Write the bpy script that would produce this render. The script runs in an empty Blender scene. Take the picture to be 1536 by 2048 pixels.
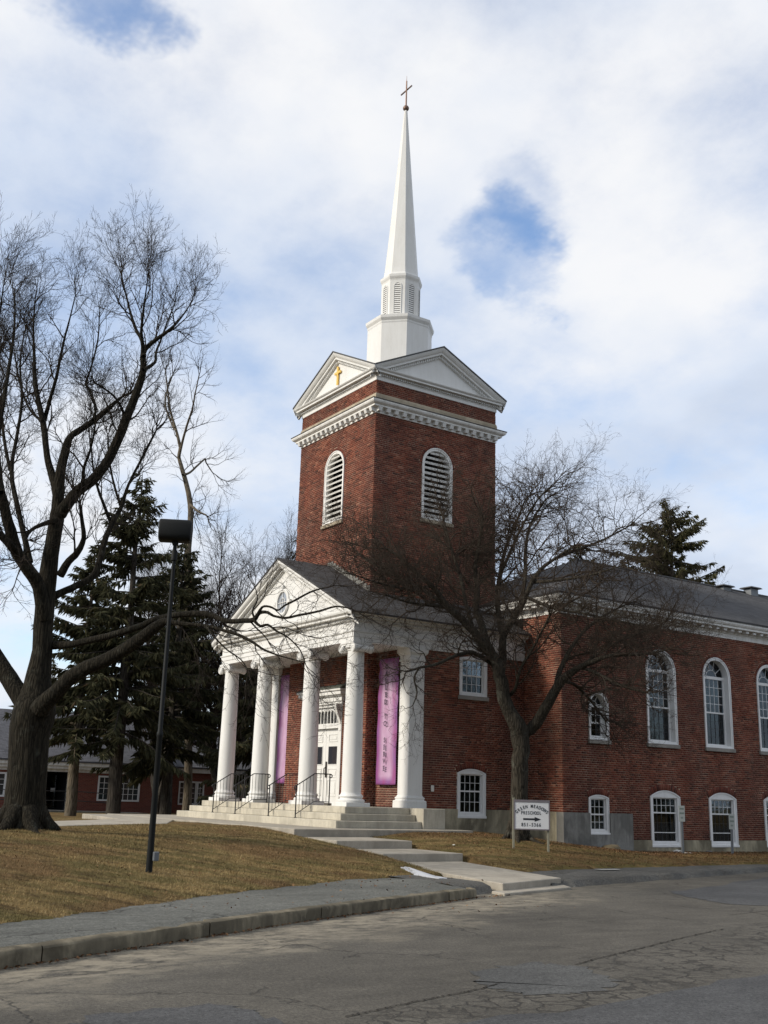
import bpy, bmesh, math, random
import numpy as np
from mathutils import Vector, Matrix, noise as mnoise

# ------------------------------------------------------------------ camera, sky, sun, exposure
SC = bpy.context.scene
COL = SC.collection
cam_data = bpy.data.cameras.new('camera')
cam = bpy.data.objects.new('camera', cam_data); COL.objects.link(cam)
cam_data.sensor_fit = 'VERTICAL'; cam_data.sensor_height = 36.0; cam_data.lens = 36.0*2156.2/2048
cam_data.clip_start = .1; cam_data.clip_end = 6000
CAM = Vector((31.064, -18.529, 1.604))
_R = Vector((.5595, .8283, .0288)); _F = Vector((-.80534, .53507, .25540))
_U = _R.cross(_F).normalized(); _R = _F.cross(_U).normalized()
m = Matrix((_R, _U, -_F)).transposed().to_4x4(); m.translation = CAM
cam.matrix_world = m
SC.camera = cam

SUN_EL, SUN_AZ = math.radians(29), math.radians(194)      # azimuth clockwise from +Y
sun_dir = Vector((math.sin(SUN_AZ)*math.cos(SUN_EL), math.cos(SUN_AZ)*math.cos(SUN_EL), math.sin(SUN_EL)))
sun_data = bpy.data.lights.new('sun', 'SUN'); sun_data.energy = 4.4; sun_data.angle = math.radians(11)
sun_data.color = (1.0, .92, .80)
sun = bpy.data.objects.new('sun', sun_data); COL.objects.link(sun)
sun.rotation_euler = sun_dir.to_track_quat('Z', 'Y').to_euler()

world = bpy.data.worlds.new('World'); SC.world = world; world.use_nodes = True
def build_world():
    nt = world.node_tree; N = nt.nodes; L = nt.links
    N.clear()
    out = N.new('ShaderNodeOutputWorld'); bg = N.new('ShaderNodeBackground'); bg.inputs['Strength'].default_value = .1
    sky = N.new('ShaderNodeTexSky'); sky.sky_type = 'NISHITA'; sky.sun_disc = False
    sky.sun_elevation = SUN_EL; sky.sun_rotation = SUN_AZ; sky.air_density = 1.0; sky.dust_density = .6; sky.ozone_density = 1.5
    tc = N.new('ShaderNodeTexCoord')
    sep = N.new('ShaderNodeSeparateXYZ'); L.new(tc.outputs['Generated'], sep.inputs[0])
    def math_(op, a, b=None, c=None, clamp=False):
        n = N.new('ShaderNodeMath'); n.operation = op; n.use_clamp = clamp
        for i, v in enumerate((a, b, c)):
            if v is None: continue
            if isinstance(v, (int, float)): n.inputs[i].default_value = v
            else: L.new(v, n.inputs[i])
        return n.outputs[0]
    zz = math_('ADD', math_('MAXIMUM', sep.outputs[2], .0), .30)
    cx = math_('DIVIDE', sep.outputs[0], zz); cy = math_('DIVIDE', sep.outputs[1], zz)
    comb = N.new('ShaderNodeCombineXYZ'); L.new(cx, comb.inputs[0]); L.new(cy, comb.inputs[1])
    def noise(scale, detail, rough, off):
        mp = N.new('ShaderNodeMapping'); mp.inputs['Location'].default_value = off; L.new(comb.outputs[0], mp.inputs[0])
        n = N.new('ShaderNodeTexNoise'); n.inputs['Scale'].default_value = scale; n.inputs['Detail'].default_value = detail
        n.inputs['Roughness'].default_value = rough; L.new(mp.outputs[0], n.inputs['Vector']); return n.outputs['Fac']
    n1 = noise(1.9, 7, .52, (3.1, 7.7, 0)); n2 = noise(1.25, 5, .5, (11.3, 2.2, 0)); n3 = noise(5.0, 10, .62, (1.3, 5.2, 0)); n4 = noise(3.6, 8, .6, (4.6, 9.1, 0))
    cover = math_('ADD', math_('MULTIPLY', n1, 1.0), math_('MULTIPLY', n3, .55))
    # openings between the clouds, with ragged edges
    wn = N.new('ShaderNodeTexNoise'); wn.inputs['Scale'].default_value = 3.2; wn.inputs['Detail'].default_value = 6; wn.inputs['Roughness'].default_value = .6; L.new(comb.outputs[0], wn.inputs['Vector'])
    wv = N.new('ShaderNodeVectorMath'); wv.operation = 'MULTIPLY_ADD'; L.new(wn.outputs['Color'], wv.inputs[0]); wv.inputs[1].default_value = (.22, .22, .22)
    wa = N.new('ShaderNodeVectorMath'); wa.operation = 'SUBTRACT'; L.new(tc.outputs['Generated'], wa.inputs[0]); wa.inputs[1].default_value = (.11, .11, .11); L.new(wa.outputs[0], wv.inputs[2])
    wnm = N.new('ShaderNodeVectorMath'); wnm.operation = 'NORMALIZE'; L.new(wv.outputs[0], wnm.inputs[0])
    for d, rad, amt in CLOUD_GAPS:
        vm = N.new('ShaderNodeVectorMath'); vm.operation = 'DOT_PRODUCT'; L.new(wnm.outputs[0], vm.inputs[0]); vm.inputs[1].default_value = d
        k = math.cos(math.radians(rad))
        g = N.new('ShaderNodeMapRange'); g.interpolation_type = 'SMOOTHSTEP'
        g.inputs['From Min'].default_value = k; g.inputs['From Max'].default_value = 1.0-(1-k)*.15
        g.inputs['To Min'].default_value = 0; g.inputs['To Max'].default_value = amt
        L.new(vm.outputs['Value'], g.inputs['Value'])
        cover = math_('SUBTRACT', cover, g.outputs[0])
    mr = N.new('ShaderNodeMapRange'); mr.interpolation_type = 'SMOOTHSTEP'
    mr.inputs['From Min'].default_value = .34; mr.inputs['From Max'].default_value = .90; L.new(cover, mr.inputs['Value'])
    mr.inputs['To Max'].default_value = .97
    # brightness of the cloud sheet: thin bright rims, greyer bellies, greyer towards the horizon
    low = N.new('ShaderNodeMapRange'); low.interpolation_type = 'SMOOTHSTEP'
    low.inputs['From Min'].default_value = .0; low.inputs['From Max'].default_value = .42
    low.inputs['To Min'].default_value = .80; low.inputs['To Max'].default_value = 1.0; L.new(sep.outputs[2], low.inputs['Value'])
    bri = N.new('ShaderNodeMapRange'); bri.interpolation_type = 'SMOOTHSTEP'
    bri.inputs['From Min'].default_value = .38; bri.inputs['From Max'].default_value = .60
    bri.inputs['To Min'].default_value = .54; bri.inputs['To Max'].default_value = .93; L.new(n2, bri.inputs['Value'])
    b = math_('MULTIPLY', math_('MULTIPLY', bri.outputs[0], low.outputs[0]), math_('ADD', math_('MULTIPLY', math_('SUBTRACT', n4, .5), .55), 1.02))
    ramp = N.new('ShaderNodeValToRGB'); L.new(b, ramp.inputs[0])
    e = ramp.color_ramp.elements
    e[0].position = .38; e[0].color = (.50, .58, .73, 1); e[1].position = .93; e[1].color = (.945, .95, .965, 1)
    mid = e.new(.62); mid.color = (.72, .79, .91, 1)
    sc = N.new('ShaderNodeVectorMath'); sc.operation = 'SCALE'; sc.inputs['Scale'].default_value = 11.2; L.new(ramp.outputs[0], sc.inputs[0])
    mix = N.new('ShaderNodeMix'); mix.data_type = 'RGBA'
    skys = N.new('ShaderNodeVectorMath'); skys.operation = 'MULTIPLY'; skys.inputs[1].default_value = (2.1, 2.35, 2.6); L.new(sky.outputs[0], skys.inputs[0])
    L.new(mr.outputs[0], mix.inputs['Factor']); L.new(skys.outputs[0], mix.inputs['A']); L.new(sc.outputs[0], mix.inputs['B'])
    L.new(mix.outputs['Result'], bg.inputs['Color']); L.new(bg.outputs[0], out.inputs[0])
CLOUD_GAPS = [(Vector(d).normalized(), rad, amt) for d, rad, amt in (
    ((-.7571, .2166, .6163), 3.2, .34), ((-.6598, .5813, .4762), 3.2, .24), ((-.635, .584, .5056), 3.0, .15), ((-.7479, .4514, .4867), 4.5, .08), ((-.8368, .3615, .4111), 5.0, .06))]
build_world()
vs = SC.view_settings
vs.view_transform = 'Standard'; vs.look = 'None'; vs.exposure = -0.15; vs.gamma = 1.0; vs.use_curve_mapping = False
SC.render.engine = 'CYCLES'
SC.cycles.max_bounces = 6; SC.cycles.transparent_max_bounces = 12

rng = np.random.default_rng(7); random.seed(7)

# ------------------------------------------------------------------ helpers
def tag(o, label=None, cat=None, group=None, kind=None):
    if label: o['label'] = label
    if cat: o['category'] = cat
    if group: o['group'] = group
    if kind: o['kind'] = kind
    return o
def empty(name, loc=(0, 0, 0), parent=None):
    o = bpy.data.objects.new(name, None); COL.objects.link(o); o.location = loc; o.parent = parent; o.empty_display_size = .2
    return o
class MB:
    def __init__(s): s.v = []; s.f = []
    def add(s, vs_, fs):
        k = len(s.v); s.v += [tuple(q) for q in vs_]; s.f += [tuple(i+k for i in f) for f in fs]; return s
    def box(s, x0, x1, y0, y1, z0, z1):
        return s.add([(x0,y0,z0),(x1,y0,z0),(x1,y1,z0),(x0,y1,z0),(x0,y0,z1),(x1,y0,z1),(x1,y1,z1),(x0,y1,z1)],
                     [(3,2,1,0),(4,5,6,7),(0,1,5,4),(1,2,6,5),(2,3,7,6),(3,0,4,7)])
    def prism(s, a, b):                         # two matching outlines
        n = len(a)
        return s.add(list(a)+list(b), [tuple(range(n-1, -1, -1)), tuple(range(n, 2*n))] + [(i, (i+1) % n, n+(i+1) % n, n+i) for i in range(n)])
    def lathe(s, prof, n=24, c=(0, 0), phase=0.0, cap=True):
        k = len(s.v)
        for r, z in prof:
            for i in range(n):
                a = phase+2*math.pi*i/n; s.v.append((c[0]+r*math.cos(a), c[1]+r*math.sin(a), z))
        for j in range(len(prof)-1):
            for i in range(n):
                s.f.append((k+j*n+i, k+j*n+(i+1) % n, k+(j+1)*n+(i+1) % n, k+(j+1)*n+i))
        if cap:
            s.f.append(tuple(k+i for i in range(n-1, -1, -1))); q = k+(len(prof)-1)*n; s.f.append(tuple(q+i for i in range(n)))
        return s
    def tube(s, pts, rad, n=6, cap=True):
        pts = [Vector(q) for q in pts]; k = len(s.v); m_ = len(pts)
        if not hasattr(rad, '__len__'): rad = [rad]*m_
        up = None
        for i, q in enumerate(pts):
            d = (pts[min(i+1, m_-1)]-pts[max(i-1, 0)])
            d = d.normalized() if d.length > 1e-9 else Vector((0, 0, 1))
            if up is None: up = d.orthogonal().normalized()
            up = (up-d*up.dot(d)); up = up.normalized() if up.length > 1e-6 else d.orthogonal().normalized()
            w = d.cross(up)
            for j in range(n):
                a = 2*math.pi*j/n; s.v.append(tuple(q+(up*math.cos(a)+w*math.sin(a))*rad[i]))
        for i in range(m_-1):
            for j in range(n):
                s.f.append((k+i*n+j, k+i*n+(j+1) % n, k+(i+1)*n+(j+1) % n, k+(i+1)*n+j))
        if cap:
            s.f.append(tuple(k+j for j in range(n-1, -1, -1))); q = k+(m_-1)*n; s.f.append(tuple(q+j for j in range(n)))
        return s
def mk(name, mb, mat, parent=None, loc=None, smooth=None, bevel=0, fix=True, kind=None):
    me = bpy.data.meshes.new(name); me.from_pydata(mb.v, [], mb.f)
    if fix or bevel:
        bm = bmesh.new(); bm.from_mesh(me)
        if fix: bmesh.ops.recalc_face_normals(bm, faces=bm.faces)
        if bevel:
            es = [e for e in bm.edges if len(e.link_faces) == 2 and e.calc_face_angle(0) > .6]
            bmesh.ops.bevel(bm, geom=es, offset=bevel, segments=1, affect='EDGES')
        bm.to_mesh(me); bm.free()
    me.materials.append(mat)
    if smooth is not None:
        me.polygons.foreach_set('use_smooth', [True]*len(me.polygons))
        if smooth: me.set_sharp_from_angle(angle=math.radians(smooth))
    o = bpy.data.objects.new(name, me); COL.objects.link(o); o.parent = parent
    if loc: o.location = loc
    if kind: o['kind'] = kind
    return o
def big(name, V, Fq, mat, parent=None, tone=None, smooth=False, kind=None):
    V = np.asarray(V, np.float32).reshape(-1, 3); Fq = np.asarray(Fq, np.int32); k = Fq.shape[1]; n = len(Fq)
    me = bpy.data.meshes.new(name); me.vertices.add(len(V)); me.vertices.foreach_set('co', V.ravel())
    me.loops.add(n*k); me.loops.foreach_set('vertex_index', Fq.ravel())
    me.polygons.add(n); me.polygons.foreach_set('loop_start', np.arange(0, n*k, k, dtype=np.int32))
    if smooth: me.polygons.foreach_set('use_smooth', np.ones(n, bool))
    if tone is not None:
        at = me.attributes.new('tone', 'FLOAT', 'FACE'); at.data.foreach_set('value', np.asarray(tone, np.float32))
    me.update(calc_edges=True); me.materials.append(mat)
    o = bpy.data.objects.new(name, me); COL.objects.link(o); o.parent = parent
    if kind: o['kind'] = kind
    return o
def share(name, me, parent, loc, rot=None):
    o = bpy.data.objects.new(name, me); COL.objects.link(o); o.parent = parent; o.location = loc
    if rot: o.rotation_euler = rot
    return o

# ------------------------------------------------------------------ materials
class NT:
    def __init__(s, name):
        s.m = bpy.data.materials.new(name); s.m.use_nodes = True; s.t = s.m.node_tree; s.N = s.t.nodes; s.L = s.t.links
        s.b = s.N['Principled BSDF']; s.out = s.N['Material Output']
        s._co = None
    def co(s, kind='Object'):
        n = s.N.new('ShaderNodeTexCoord'); return n.outputs[kind]
    def pos(s):
        return s.N.new('ShaderNodeNewGeometry').outputs['Position']
    def mapping(s, vec, scale=(1, 1, 1), rot=(0, 0, 0), loc=(0, 0, 0)):
        n = s.N.new('ShaderNodeMapping'); n.inputs['Scale'].default_value = scale; n.inputs['Rotation'].default_value = rot; n.inputs['Location'].default_value = loc
        s.L.new(vec, n.inputs[0]); return n.outputs[0]
    def noise(s, vec, scale, detail=4, rough=.55, dist=0, out='Fac'):
        n = s.N.new('ShaderNodeTexNoise'); n.inputs['Scale'].default_value = scale; n.inputs['Detail'].default_value = detail
        n.inputs['Roughness'].default_value = rough; n.inputs['Distortion'].default_value = dist
        s.L.new(vec, n.inputs['Vector']); return n.outputs[out]
    def voro(s, vec, scale, feature='DISTANCE_TO_EDGE', rand=1.0):
        n = s.N.new('ShaderNodeTexVoronoi'); n.feature = feature; n.inputs['Scale'].default_value = scale; n.inputs['Randomness'].default_value = rand
        s.L.new(vec, n.inputs['Vector']); return n.outputs[0]
    def ramp(s, fac, stops, interp='LINEAR'):
        n = s.N.new('ShaderNodeValToRGB'); s.L.new(fac, n.inputs[0]); cr = n.color_ramp; cr.interpolation = interp
        while len(cr.elements) < len(stops): cr.elements.new(.5)
        for e, (p, c) in zip(cr.elements, stops):
            e.position = p; e.color = (*c, 1) if hasattr(c, '__len__') else (c, c, c, 1)
        return n.outputs[0]
    def mix(s, fac, a, b, mode='MIX'):
        n = s.N.new('ShaderNodeMix'); n.data_type = 'RGBA'; n.blend_type = mode
        for key, v in (('Factor', fac), ('A', a), ('B', b)):
            if hasattr(v, 'links') or hasattr(v, 'is_linked'): s.L.new(v, n.inputs[key])
            elif key == 'Factor': n.inputs[key].default_value = v
            else: n.inputs[key].default_value = (*v, 1)
        return n.outputs['Result']
    def math(s, op, a, b=None, clamp=False):
        n = s.N.new('ShaderNodeMath'); n.operation = op; n.use_clamp = clamp
        for i, v in enumerate((a, b)):
            if v is None: continue
            if isinstance(v, (int, float)): n.inputs[i].default_value = v
            else: s.L.new(v, n.inputs[i])
        return n.outputs[0]
    def attr(s, name):
        n = s.N.new('ShaderNodeAttribute'); n.attribute_name = name; return n.outputs['Fac']
    def bump(s, h, strength=.3, dist=.02):
        n = s.N.new('ShaderNodeBump'); n.inputs['Strength'].default_value = strength; n.inputs['Distance'].default_value = dist
        s.L.new(h, n.inputs['Height']); s.L.new(n.outputs[0], s.b.inputs['Normal'])
    def set(s, col=None, rough=.8, spec=.3, metal=0):
        if col is not None:
            if hasattr(col, 'is_linked'): s.L.new(col, s.b.inputs['Base Color'])
            else: s.b.inputs['Base Color'].default_value = (*col, 1)
        if hasattr(rough, 'is_linked'): s.L.new(rough, s.b.inputs['Roughness'])
        else: s.b.inputs['Roughness'].default_value = rough
        s.b.inputs['Specular IOR Level'].default_value = spec; s.b.inputs['Metallic'].default_value = metal
        return s.m

def m_plain(name, col, rough=.6, spec=.4, var=.12, scale=3.0, metal=0, bump=0):
    t = NT(name); n = t.noise(t.co(), scale, 5, .6)
    c = t.mix(n, tuple(x*(1-var) for x in col), tuple(min(1, x*(1+var)) for x in col))
    if bump: t.bump(t.noise(t.co(), scale*8, 4), bump, .01)
    return t.set(c, rough, spec, metal)
def m_paint(name, col, dirt=.25):
    t = NT(name); p = t.pos()
    n = t.noise(t.mapping(p, (1.4, 1.4, .35)), 2.2, 6, .62); n2 = t.noise(p, 14, 4, .6); sk = t.noise(t.mapping(p, (1, 1, .05)), 11, 4, .65)
    f = t.math('MULTIPLY', t.ramp(n, [(.42, 0), (.66, 1)]), t.ramp(n2, [(.3, .3), (.7, 1)]))
    c = t.mix(t.math('MULTIPLY', f, dirt), col, (.34, .32, .27))
    c = t.mix(t.math('MULTIPLY', t.ramp(sk, [(.50, 0), (.72, 1)]), dirt*.9), c, (.40, .38, .33))
    t.bump(t.noise(p, 9, 3), .06, .02)
    return t.set(c, .5, .35)
def m_brick(name='brick'):
    t = NT(name); a = t.attr('tone'); p = t.pos()
    c = t.ramp(a, [(0, (.060, .023, .018)), (.22, (.125, .038, .025)), (.5, (.188, .055, .034)), (.78, (.255, .085, .051)), (1, (.33, .15, .096))])
    st = t.noise(t.mapping(p, (.5, .5, .28)), 1.1, 6, .62)
    c = t.mix(t.ramp(st, [(.42, 0.0), (.62, .62)]), c, (.075, .032, .027))
    vs2 = t.noise(t.mapping(p, (1, 1, .06)), 2.6, 4, .6); c = t.mix(t.ramp(vs2, [(.54, 0), (.70, .4)]), c, (.065, .034, .030))
    ef = t.noise(t.mapping(p, (1, 1, .5)), .8, 7, .7)
    c = t.mix(t.ramp(ef, [(.57, 0.0), (.72, .24)]), c, (.42, .28, .21))
    c = t.mix(t.math('MULTIPLY', t.noise(p, 60, 3), .25), c, (.06, .022, .016))
    t.bump(t.noise(p, 90, 3), .25, .004)
    return t.set(c, .9, .15)
def m_mortar():
    t = NT('mortar'); p = t.pos()
    n = t.noise(p, 1.3, 6, .65)
    c = t.ramp(n, [(.32, (.18, .12, .085)), (.5, (.34, .245, .175)), (.68, (.54, .42, .31))])
    t.bump(t.noise(p, 120, 3), .3, .004)
    return t.set(c, .95, .1)
def m_farbrick():
    t = NT('far_brick'); p = t.pos()
    b = t.N.new('ShaderNodeTexBrick'); b.inputs['Scale'].default_value = 1; b.inputs['Brick Width'].default_value = .213; b.inputs['Row Height'].default_value = .0677
    b.inputs['Mortar Size'].default_value = .006; b.inputs['Color1'].default_value = (.20, .058, .04, 1); b.inputs['Color2'].default_value = (.14, .04, .03, 1); b.inputs['Mortar'].default_value = (.2, .15, .12, 1)
    sep = t.N.new('ShaderNodeSeparateXYZ'); t.L.new(p, sep.inputs[0]); cb = t.N.new('ShaderNodeCombineXYZ')
    t.L.new(t.math('ADD', sep.outputs[0], sep.outputs[1]), cb.inputs[0]); t.L.new(sep.outputs[2], cb.inputs[1]); t.L.new(cb.outputs[0], b.inputs['Vector'])
    c = t.mix(t.ramp(t.noise(p, .7, 5), [(.4, 0), (.7, .4)]), b.outputs[0], (.10, .045, .035))
    return t.set(c, .9, .15)
def m_shingle(name, col, along='Y'):
    t = NT(name); p = t.pos(); sep = t.N.new('ShaderNodeSeparateXYZ'); t.L.new(p, sep.inputs[0]); cb = t.N.new('ShaderNodeCombineXYZ')
    t.L.new(sep.outputs[1 if along == 'Y' else 0], cb.inputs[0]); t.L.new(t.math('MULTIPLY', sep.outputs[2], 2.3), cb.inputs[1])
    b = t.N.new('ShaderNodeTexBrick'); b.inputs['Scale'].default_value = 1; b.inputs['Brick Width'].default_value = .30; b.inputs['Row Height'].default_value = .14
    b.inputs['Mortar Size'].default_value = .006; b.inputs['Bias'].default_value = 0
    b.inputs['Color1'].default_value = (*[x*1.35 for x in col], 1); b.inputs['Color2'].default_value = (*[x*.62 for x in col], 1); b.inputs['Mortar'].default_value = (*[x*.3 for x in col], 1)
    t.L.new(cb.outputs[0], b.inputs['Vector'])
    c = t.mix(t.ramp(t.noise(p, .55, 6, .65), [(.35, 0), (.72, .45)]), b.outputs[0], tuple(x*1.5 for x in col))
    c = t.mix(.25, c, t.ramp(t.noise(p, 70, 2), [(.3, tuple(x*.4 for x in col)), (.7, tuple(x*1.7 for x in col))]))
    t.bump(b.outputs['Fac'], -.5, .012)
    return t.set(c, .92, .15)
def m_concrete(name, col, stain=.5, scale=1.0, streak=0):
    t = NT(name); p = t.pos()
    n = t.noise(t.mapping(p, (1, 1, .7)), 1.1*scale, 3, .55, .8); n1 = t.noise(t.mapping(p, (1, 1, .4)), 4.5*scale, 6, .7); n2 = t.noise(p, 26, 5, .65)
    c = t.mix(t.math('MULTIPLY', t.ramp(n, [(.44, 0), (.58, 1)]), stain), col, tuple(x*.32 for x in col))
    c = t.mix(t.math('MULTIPLY', t.ramp(n1, [(.46, 0), (.66, .8)]), min(1, stain*1.1)), c, tuple(x*.45 for x in col))
    c = t.mix(t.math('MULTIPLY', t.ramp(n1, [(.28, .7), (.42, 0)]), min(1, stain)), c, tuple(min(.8, x*1.35) for x in col))
    if streak:
        sn = t.noise(t.mapping(p, (1, 1, .05)), 9, 4, .6); c = t.mix(t.ramp(sn, [(.5, 0), (.7, streak)]), c, tuple(x*.4 for x in col))
    c = t.mix(t.ramp(n2, [(.35, 0), (.72, .4)]), c, tuple(x*.6 for x in col))
    t.bump(t.noise(p, 45, 5), .25, .012)
    return t.set(c, .92, .2)
def m_bark(name, c0, c1, lichen=.3, vs_=7):
    t = NT(name); p = t.pos()
    v = t.voro(t.mapping(p, (1, 1, .10)), vs_*2.6); n = t.noise(t.mapping(p, (1, 1, .16)), vs_*1.6, 8, .72, 1.6)
    c = t.mix(t.ramp(n, [(.3, 0), (.72, 1)]), c0, c1)
    c = t.mix(t.ramp(v, [(.0, .8), (.16, 0)]), c, tuple(x*.35 for x in c0))
    g = t.noise(p, 3.4, 6, .7)
    c = t.mix(t.ramp(g, [(.56, 0), (.72, lichen)]), c, (.22, .23, .19))
    h = t.math('ADD', t.math('MULTIPLY', v, 1.2), n)
    t.bump(h, .9, .05)
    return t.set(c, .95, .1)
def m_tone(name, stops, rough=.9, transl=0, spec=.1):
    t = NT(name); a = t.attr('tone'); c = t.ramp(a, stops); m_ = t.set(c, rough, spec)
    if transl:
        tr = t.N.new('ShaderNodeBsdfTranslucent'); t.L.new(c, tr.inputs[0]); ms = t.N.new('ShaderNodeMixShader'); ms.inputs[0].default_value = transl
        t.L.new(t.b.outputs[0], ms.inputs[1]); t.L.new(tr.outputs[0], ms.inputs[2]); t.L.new(ms.outputs[0], t.out.inputs[0])
    return m_
def m_glass(name, tint=(.75, .82, .85), refl=1.0):
    t = NT(name)
    gl = t.N.new('ShaderNodeBsdfGlossy'); gl.inputs['Roughness'].default_value = .03; gl.inputs['Color'].default_value = (.9, .95, 1, 1)
    tr = t.N.new('ShaderNodeBsdfTransparent'); tr.inputs[0].default_value = (*tint, 1)
    fr = t.N.new('ShaderNodeFresnel'); fr.inputs['IOR'].default_value = 1.55
    bp = t.N.new('ShaderNodeBump'); bp.inputs['Strength'].default_value = .05; bp.inputs['Distance'].default_value = .02
    t.L.new(t.noise(t.pos(), 4.5, 2), bp.inputs['Height']); t.L.new(bp.outputs[0], gl.inputs['Normal'])
    ms = t.N.new('ShaderNodeMixShader'); t.L.new(t.math('MULTIPLY', fr.outputs[0], 1.05*refl, True), ms.inputs[0]); t.L.new(tr.outputs[0], ms.inputs[1]); t.L.new(gl.outputs[0], ms.inputs[2])
    t.L.new(ms.outputs[0], t.out.inputs[0]); return t.m

M = {}
M['white'] = m_paint('white_paint', (.655, .65, .625), .20)
M['white2'] = m_paint('white_paint_weathered', (.74, .73, .70), .5)
M['frame'] = m_paint('window_paint', (.70, .70, .69), .15)
M['brick'] = m_brick(); M['mortar'] = m_mortar(); M['farbrick'] = m_farbrick()
M['shingle'] = m_shingle('roof_shingle', (.056, .055, .056), 'Y'); M['shingleX'] = m_shingle('roof_shingle_front', (.056, .055, .056), 'X')
M['fshingle'] = m_shingle('grey_roof_shingle', (.085, .086, .095), 'Y')
M['concrete'] = m_concrete('step_concrete', (.50, .46, .37), .34, 1.2, .25); M['walk'] = m_concrete('walk_concrete', (.37, .335, .275), .32, 1.2)
M['found'] = m_concrete('foundation_concrete', (.40, .355, .25), 1.0, .8, .6); M['found2'] = m_concrete('foundation_patch', (.25, .245, .225), .6, 1.3, .55)
M['stone'] = m_concrete('stone_band', (.40, .34, .25), .4); M['sill'] = m_concrete('stone_sill', (.30, .28, .25), .3)
M['kerb'] = m_concrete('kerb_concrete', (.20, .172, .12), .9, 1.6, .5)
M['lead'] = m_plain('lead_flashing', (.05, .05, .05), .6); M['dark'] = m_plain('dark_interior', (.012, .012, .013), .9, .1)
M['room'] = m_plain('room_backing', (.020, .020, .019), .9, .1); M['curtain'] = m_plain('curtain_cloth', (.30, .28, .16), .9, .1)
M['glass2'] = m_glass('storm_glass', (.42, .46, .47), .55); M['glass'] = m_glass('window_glass', (.60, .68, .72)); M['pane_dark'] = m_glass('dark_window_glass', (.35, .4, .42))
M['black'] = m_plain('black_iron', (.012, .012, .013), .45, .5); M['lampblack'] = m_plain('lamp_black', (.008, .009, .009), .6, .15)
M['gold'] = m_plain('gold_leaf', (.80, .52, .12), .35, .5, .1, 3, .35)
M['copper'] = m_plain('weathered_bronze', (.16, .10, .075), .5, .5, .2, 8, .5)
M['bronze'] = m_plain('door_hardware', (.035, .028, .022), .4, .5)
M['signwhite'] = m_plain('sign_white', (.60, .60, .60), .5, .4, .04); M['signframe'] = m_plain('sign_frame', (.16, .14, .15), .6)
M['post'] = m_plain('wood_post', (.21, .20, .15), .8, .2, .25, 9); M['ink'] = m_plain('black_lettering', (.012, .013, .018), .6)
M['steel'] = m_plain('galvanised_steel', (.14, .15, .16), .5, .5, .15, 6, .3); M['psign'] = m_plain('parking_sign', (.36, .38, .36), .5); M['green_ink'] = m_plain('faded_print', (.13, .17, .15), .6)
M['bark'] = m_bark('maple_bark', (.013, .012, .009), (.040, .034, .024), .14); M['bark2'] = m_bark('old_bark', (.030, .026, .020), (.085, .073, .055), .35, 8)
M['twig'] = m_plain('twig_bark', (.030, .024, .019), .9, .1, .3, 1.5); M['twig2'] = m_plain('brown_twig', (.048, .037, .028), .9, .1, .3, 1.5)
M['sbark'] = m_bark('spruce_bark', (.035, .03, .025), (.085, .075, .062), .3, 5); M['pale'] = m_bark('pale_bark', (.10, .082, .058), (.19, .16, .12), .3, 5)
M['needle'] = m_tone('spruce_needles', [(0, (.028, .030, .018)), (.5, (.064, .066, .036)), (.85, (.11, .102, .054)), (1, (.15, .11, .065))], .9, .3)
M['needle2'] = m_tone('olive_needles', [(0, (.035, .036, .018)), (.5, (.085, .082, .040)), (.85, (.14, .125, .062)), (1, (.19, .145, .08))], .9, .3)
M['grassblade0'] = m_tone('dry_grass', [(0, (.075, .052, .022)), (.35, (.17, .118, .048)), (.65, (.25, .18, .078)), (.86, (.33, .25, .12)), (1, (.11, .115, .036))], .9, .15)
M['leaf'] = m_tone('dead_leaves', [(0, (.045, .022, .012)), (.5, (.12, .058, .028)), (1, (.24, .14, .07))], .9)
M['snow'] = m_plain('old_snow', (.42, .43, .45), .7, .3, .1, 8); M['litter'] = m_plain('litter_white', (.62, .60, .54), .7)
M['rubber'] = m_plain('white_downspout', (.55, .54, .5), .5)

def m_grass():
    t = NT('dry_grass_blades'); a = t.attr('tone'); p = t.pos()
    c = t.ramp(a, [(0, (.11, .076, .034)), (.35, (.24, .168, .074)), (.65, (.34, .25, .115)), (.86, (.44, .34, .17)), (1, (.15, .155, .05))])
    st = t.mapping(t.mapping(p, (1, 1, 1), (0, 0, .6)), (2.2, .7, 1))
    n = t.noise(st, .85, 3, .55); n2 = t.noise(p, .5, 3, .5); n3 = t.noise(st, 2.4, 4, .6)
    c = t.mix(t.ramp(n, [(.44, 0), (.56, .9)]), c, t.mix(a, (.09, .070, .031), (.205, .162, .072)))
    c = t.mix(t.ramp(n2, [(.50, 0), (.62, .75)]), c, t.mix(a, (.11, .064, .032), (.29, .18, .092)))
    sp = t.N.new('ShaderNodeSeparateXYZ'); t.L.new(p, sp.inputs[0]); side = t.ramp(t.math('ADD', t.math('MULTIPLY', sp.outputs[1], .08), t.math('MULTIPLY', n2, .9)), [(.36, 0), (.52, .75)])
    c = t.mix(side, c, t.mix(a, (.055, .030, .016), (.19, .105, .050)))
    c = t.mix(t.ramp(n3, [(.52, 0), (.64, .8)]), c, t.mix(a, (.045, .031, .016), (.14, .095, .045)))
    return t.set(c, .9, .1)
M['grassblade'] = m_grass()

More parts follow.
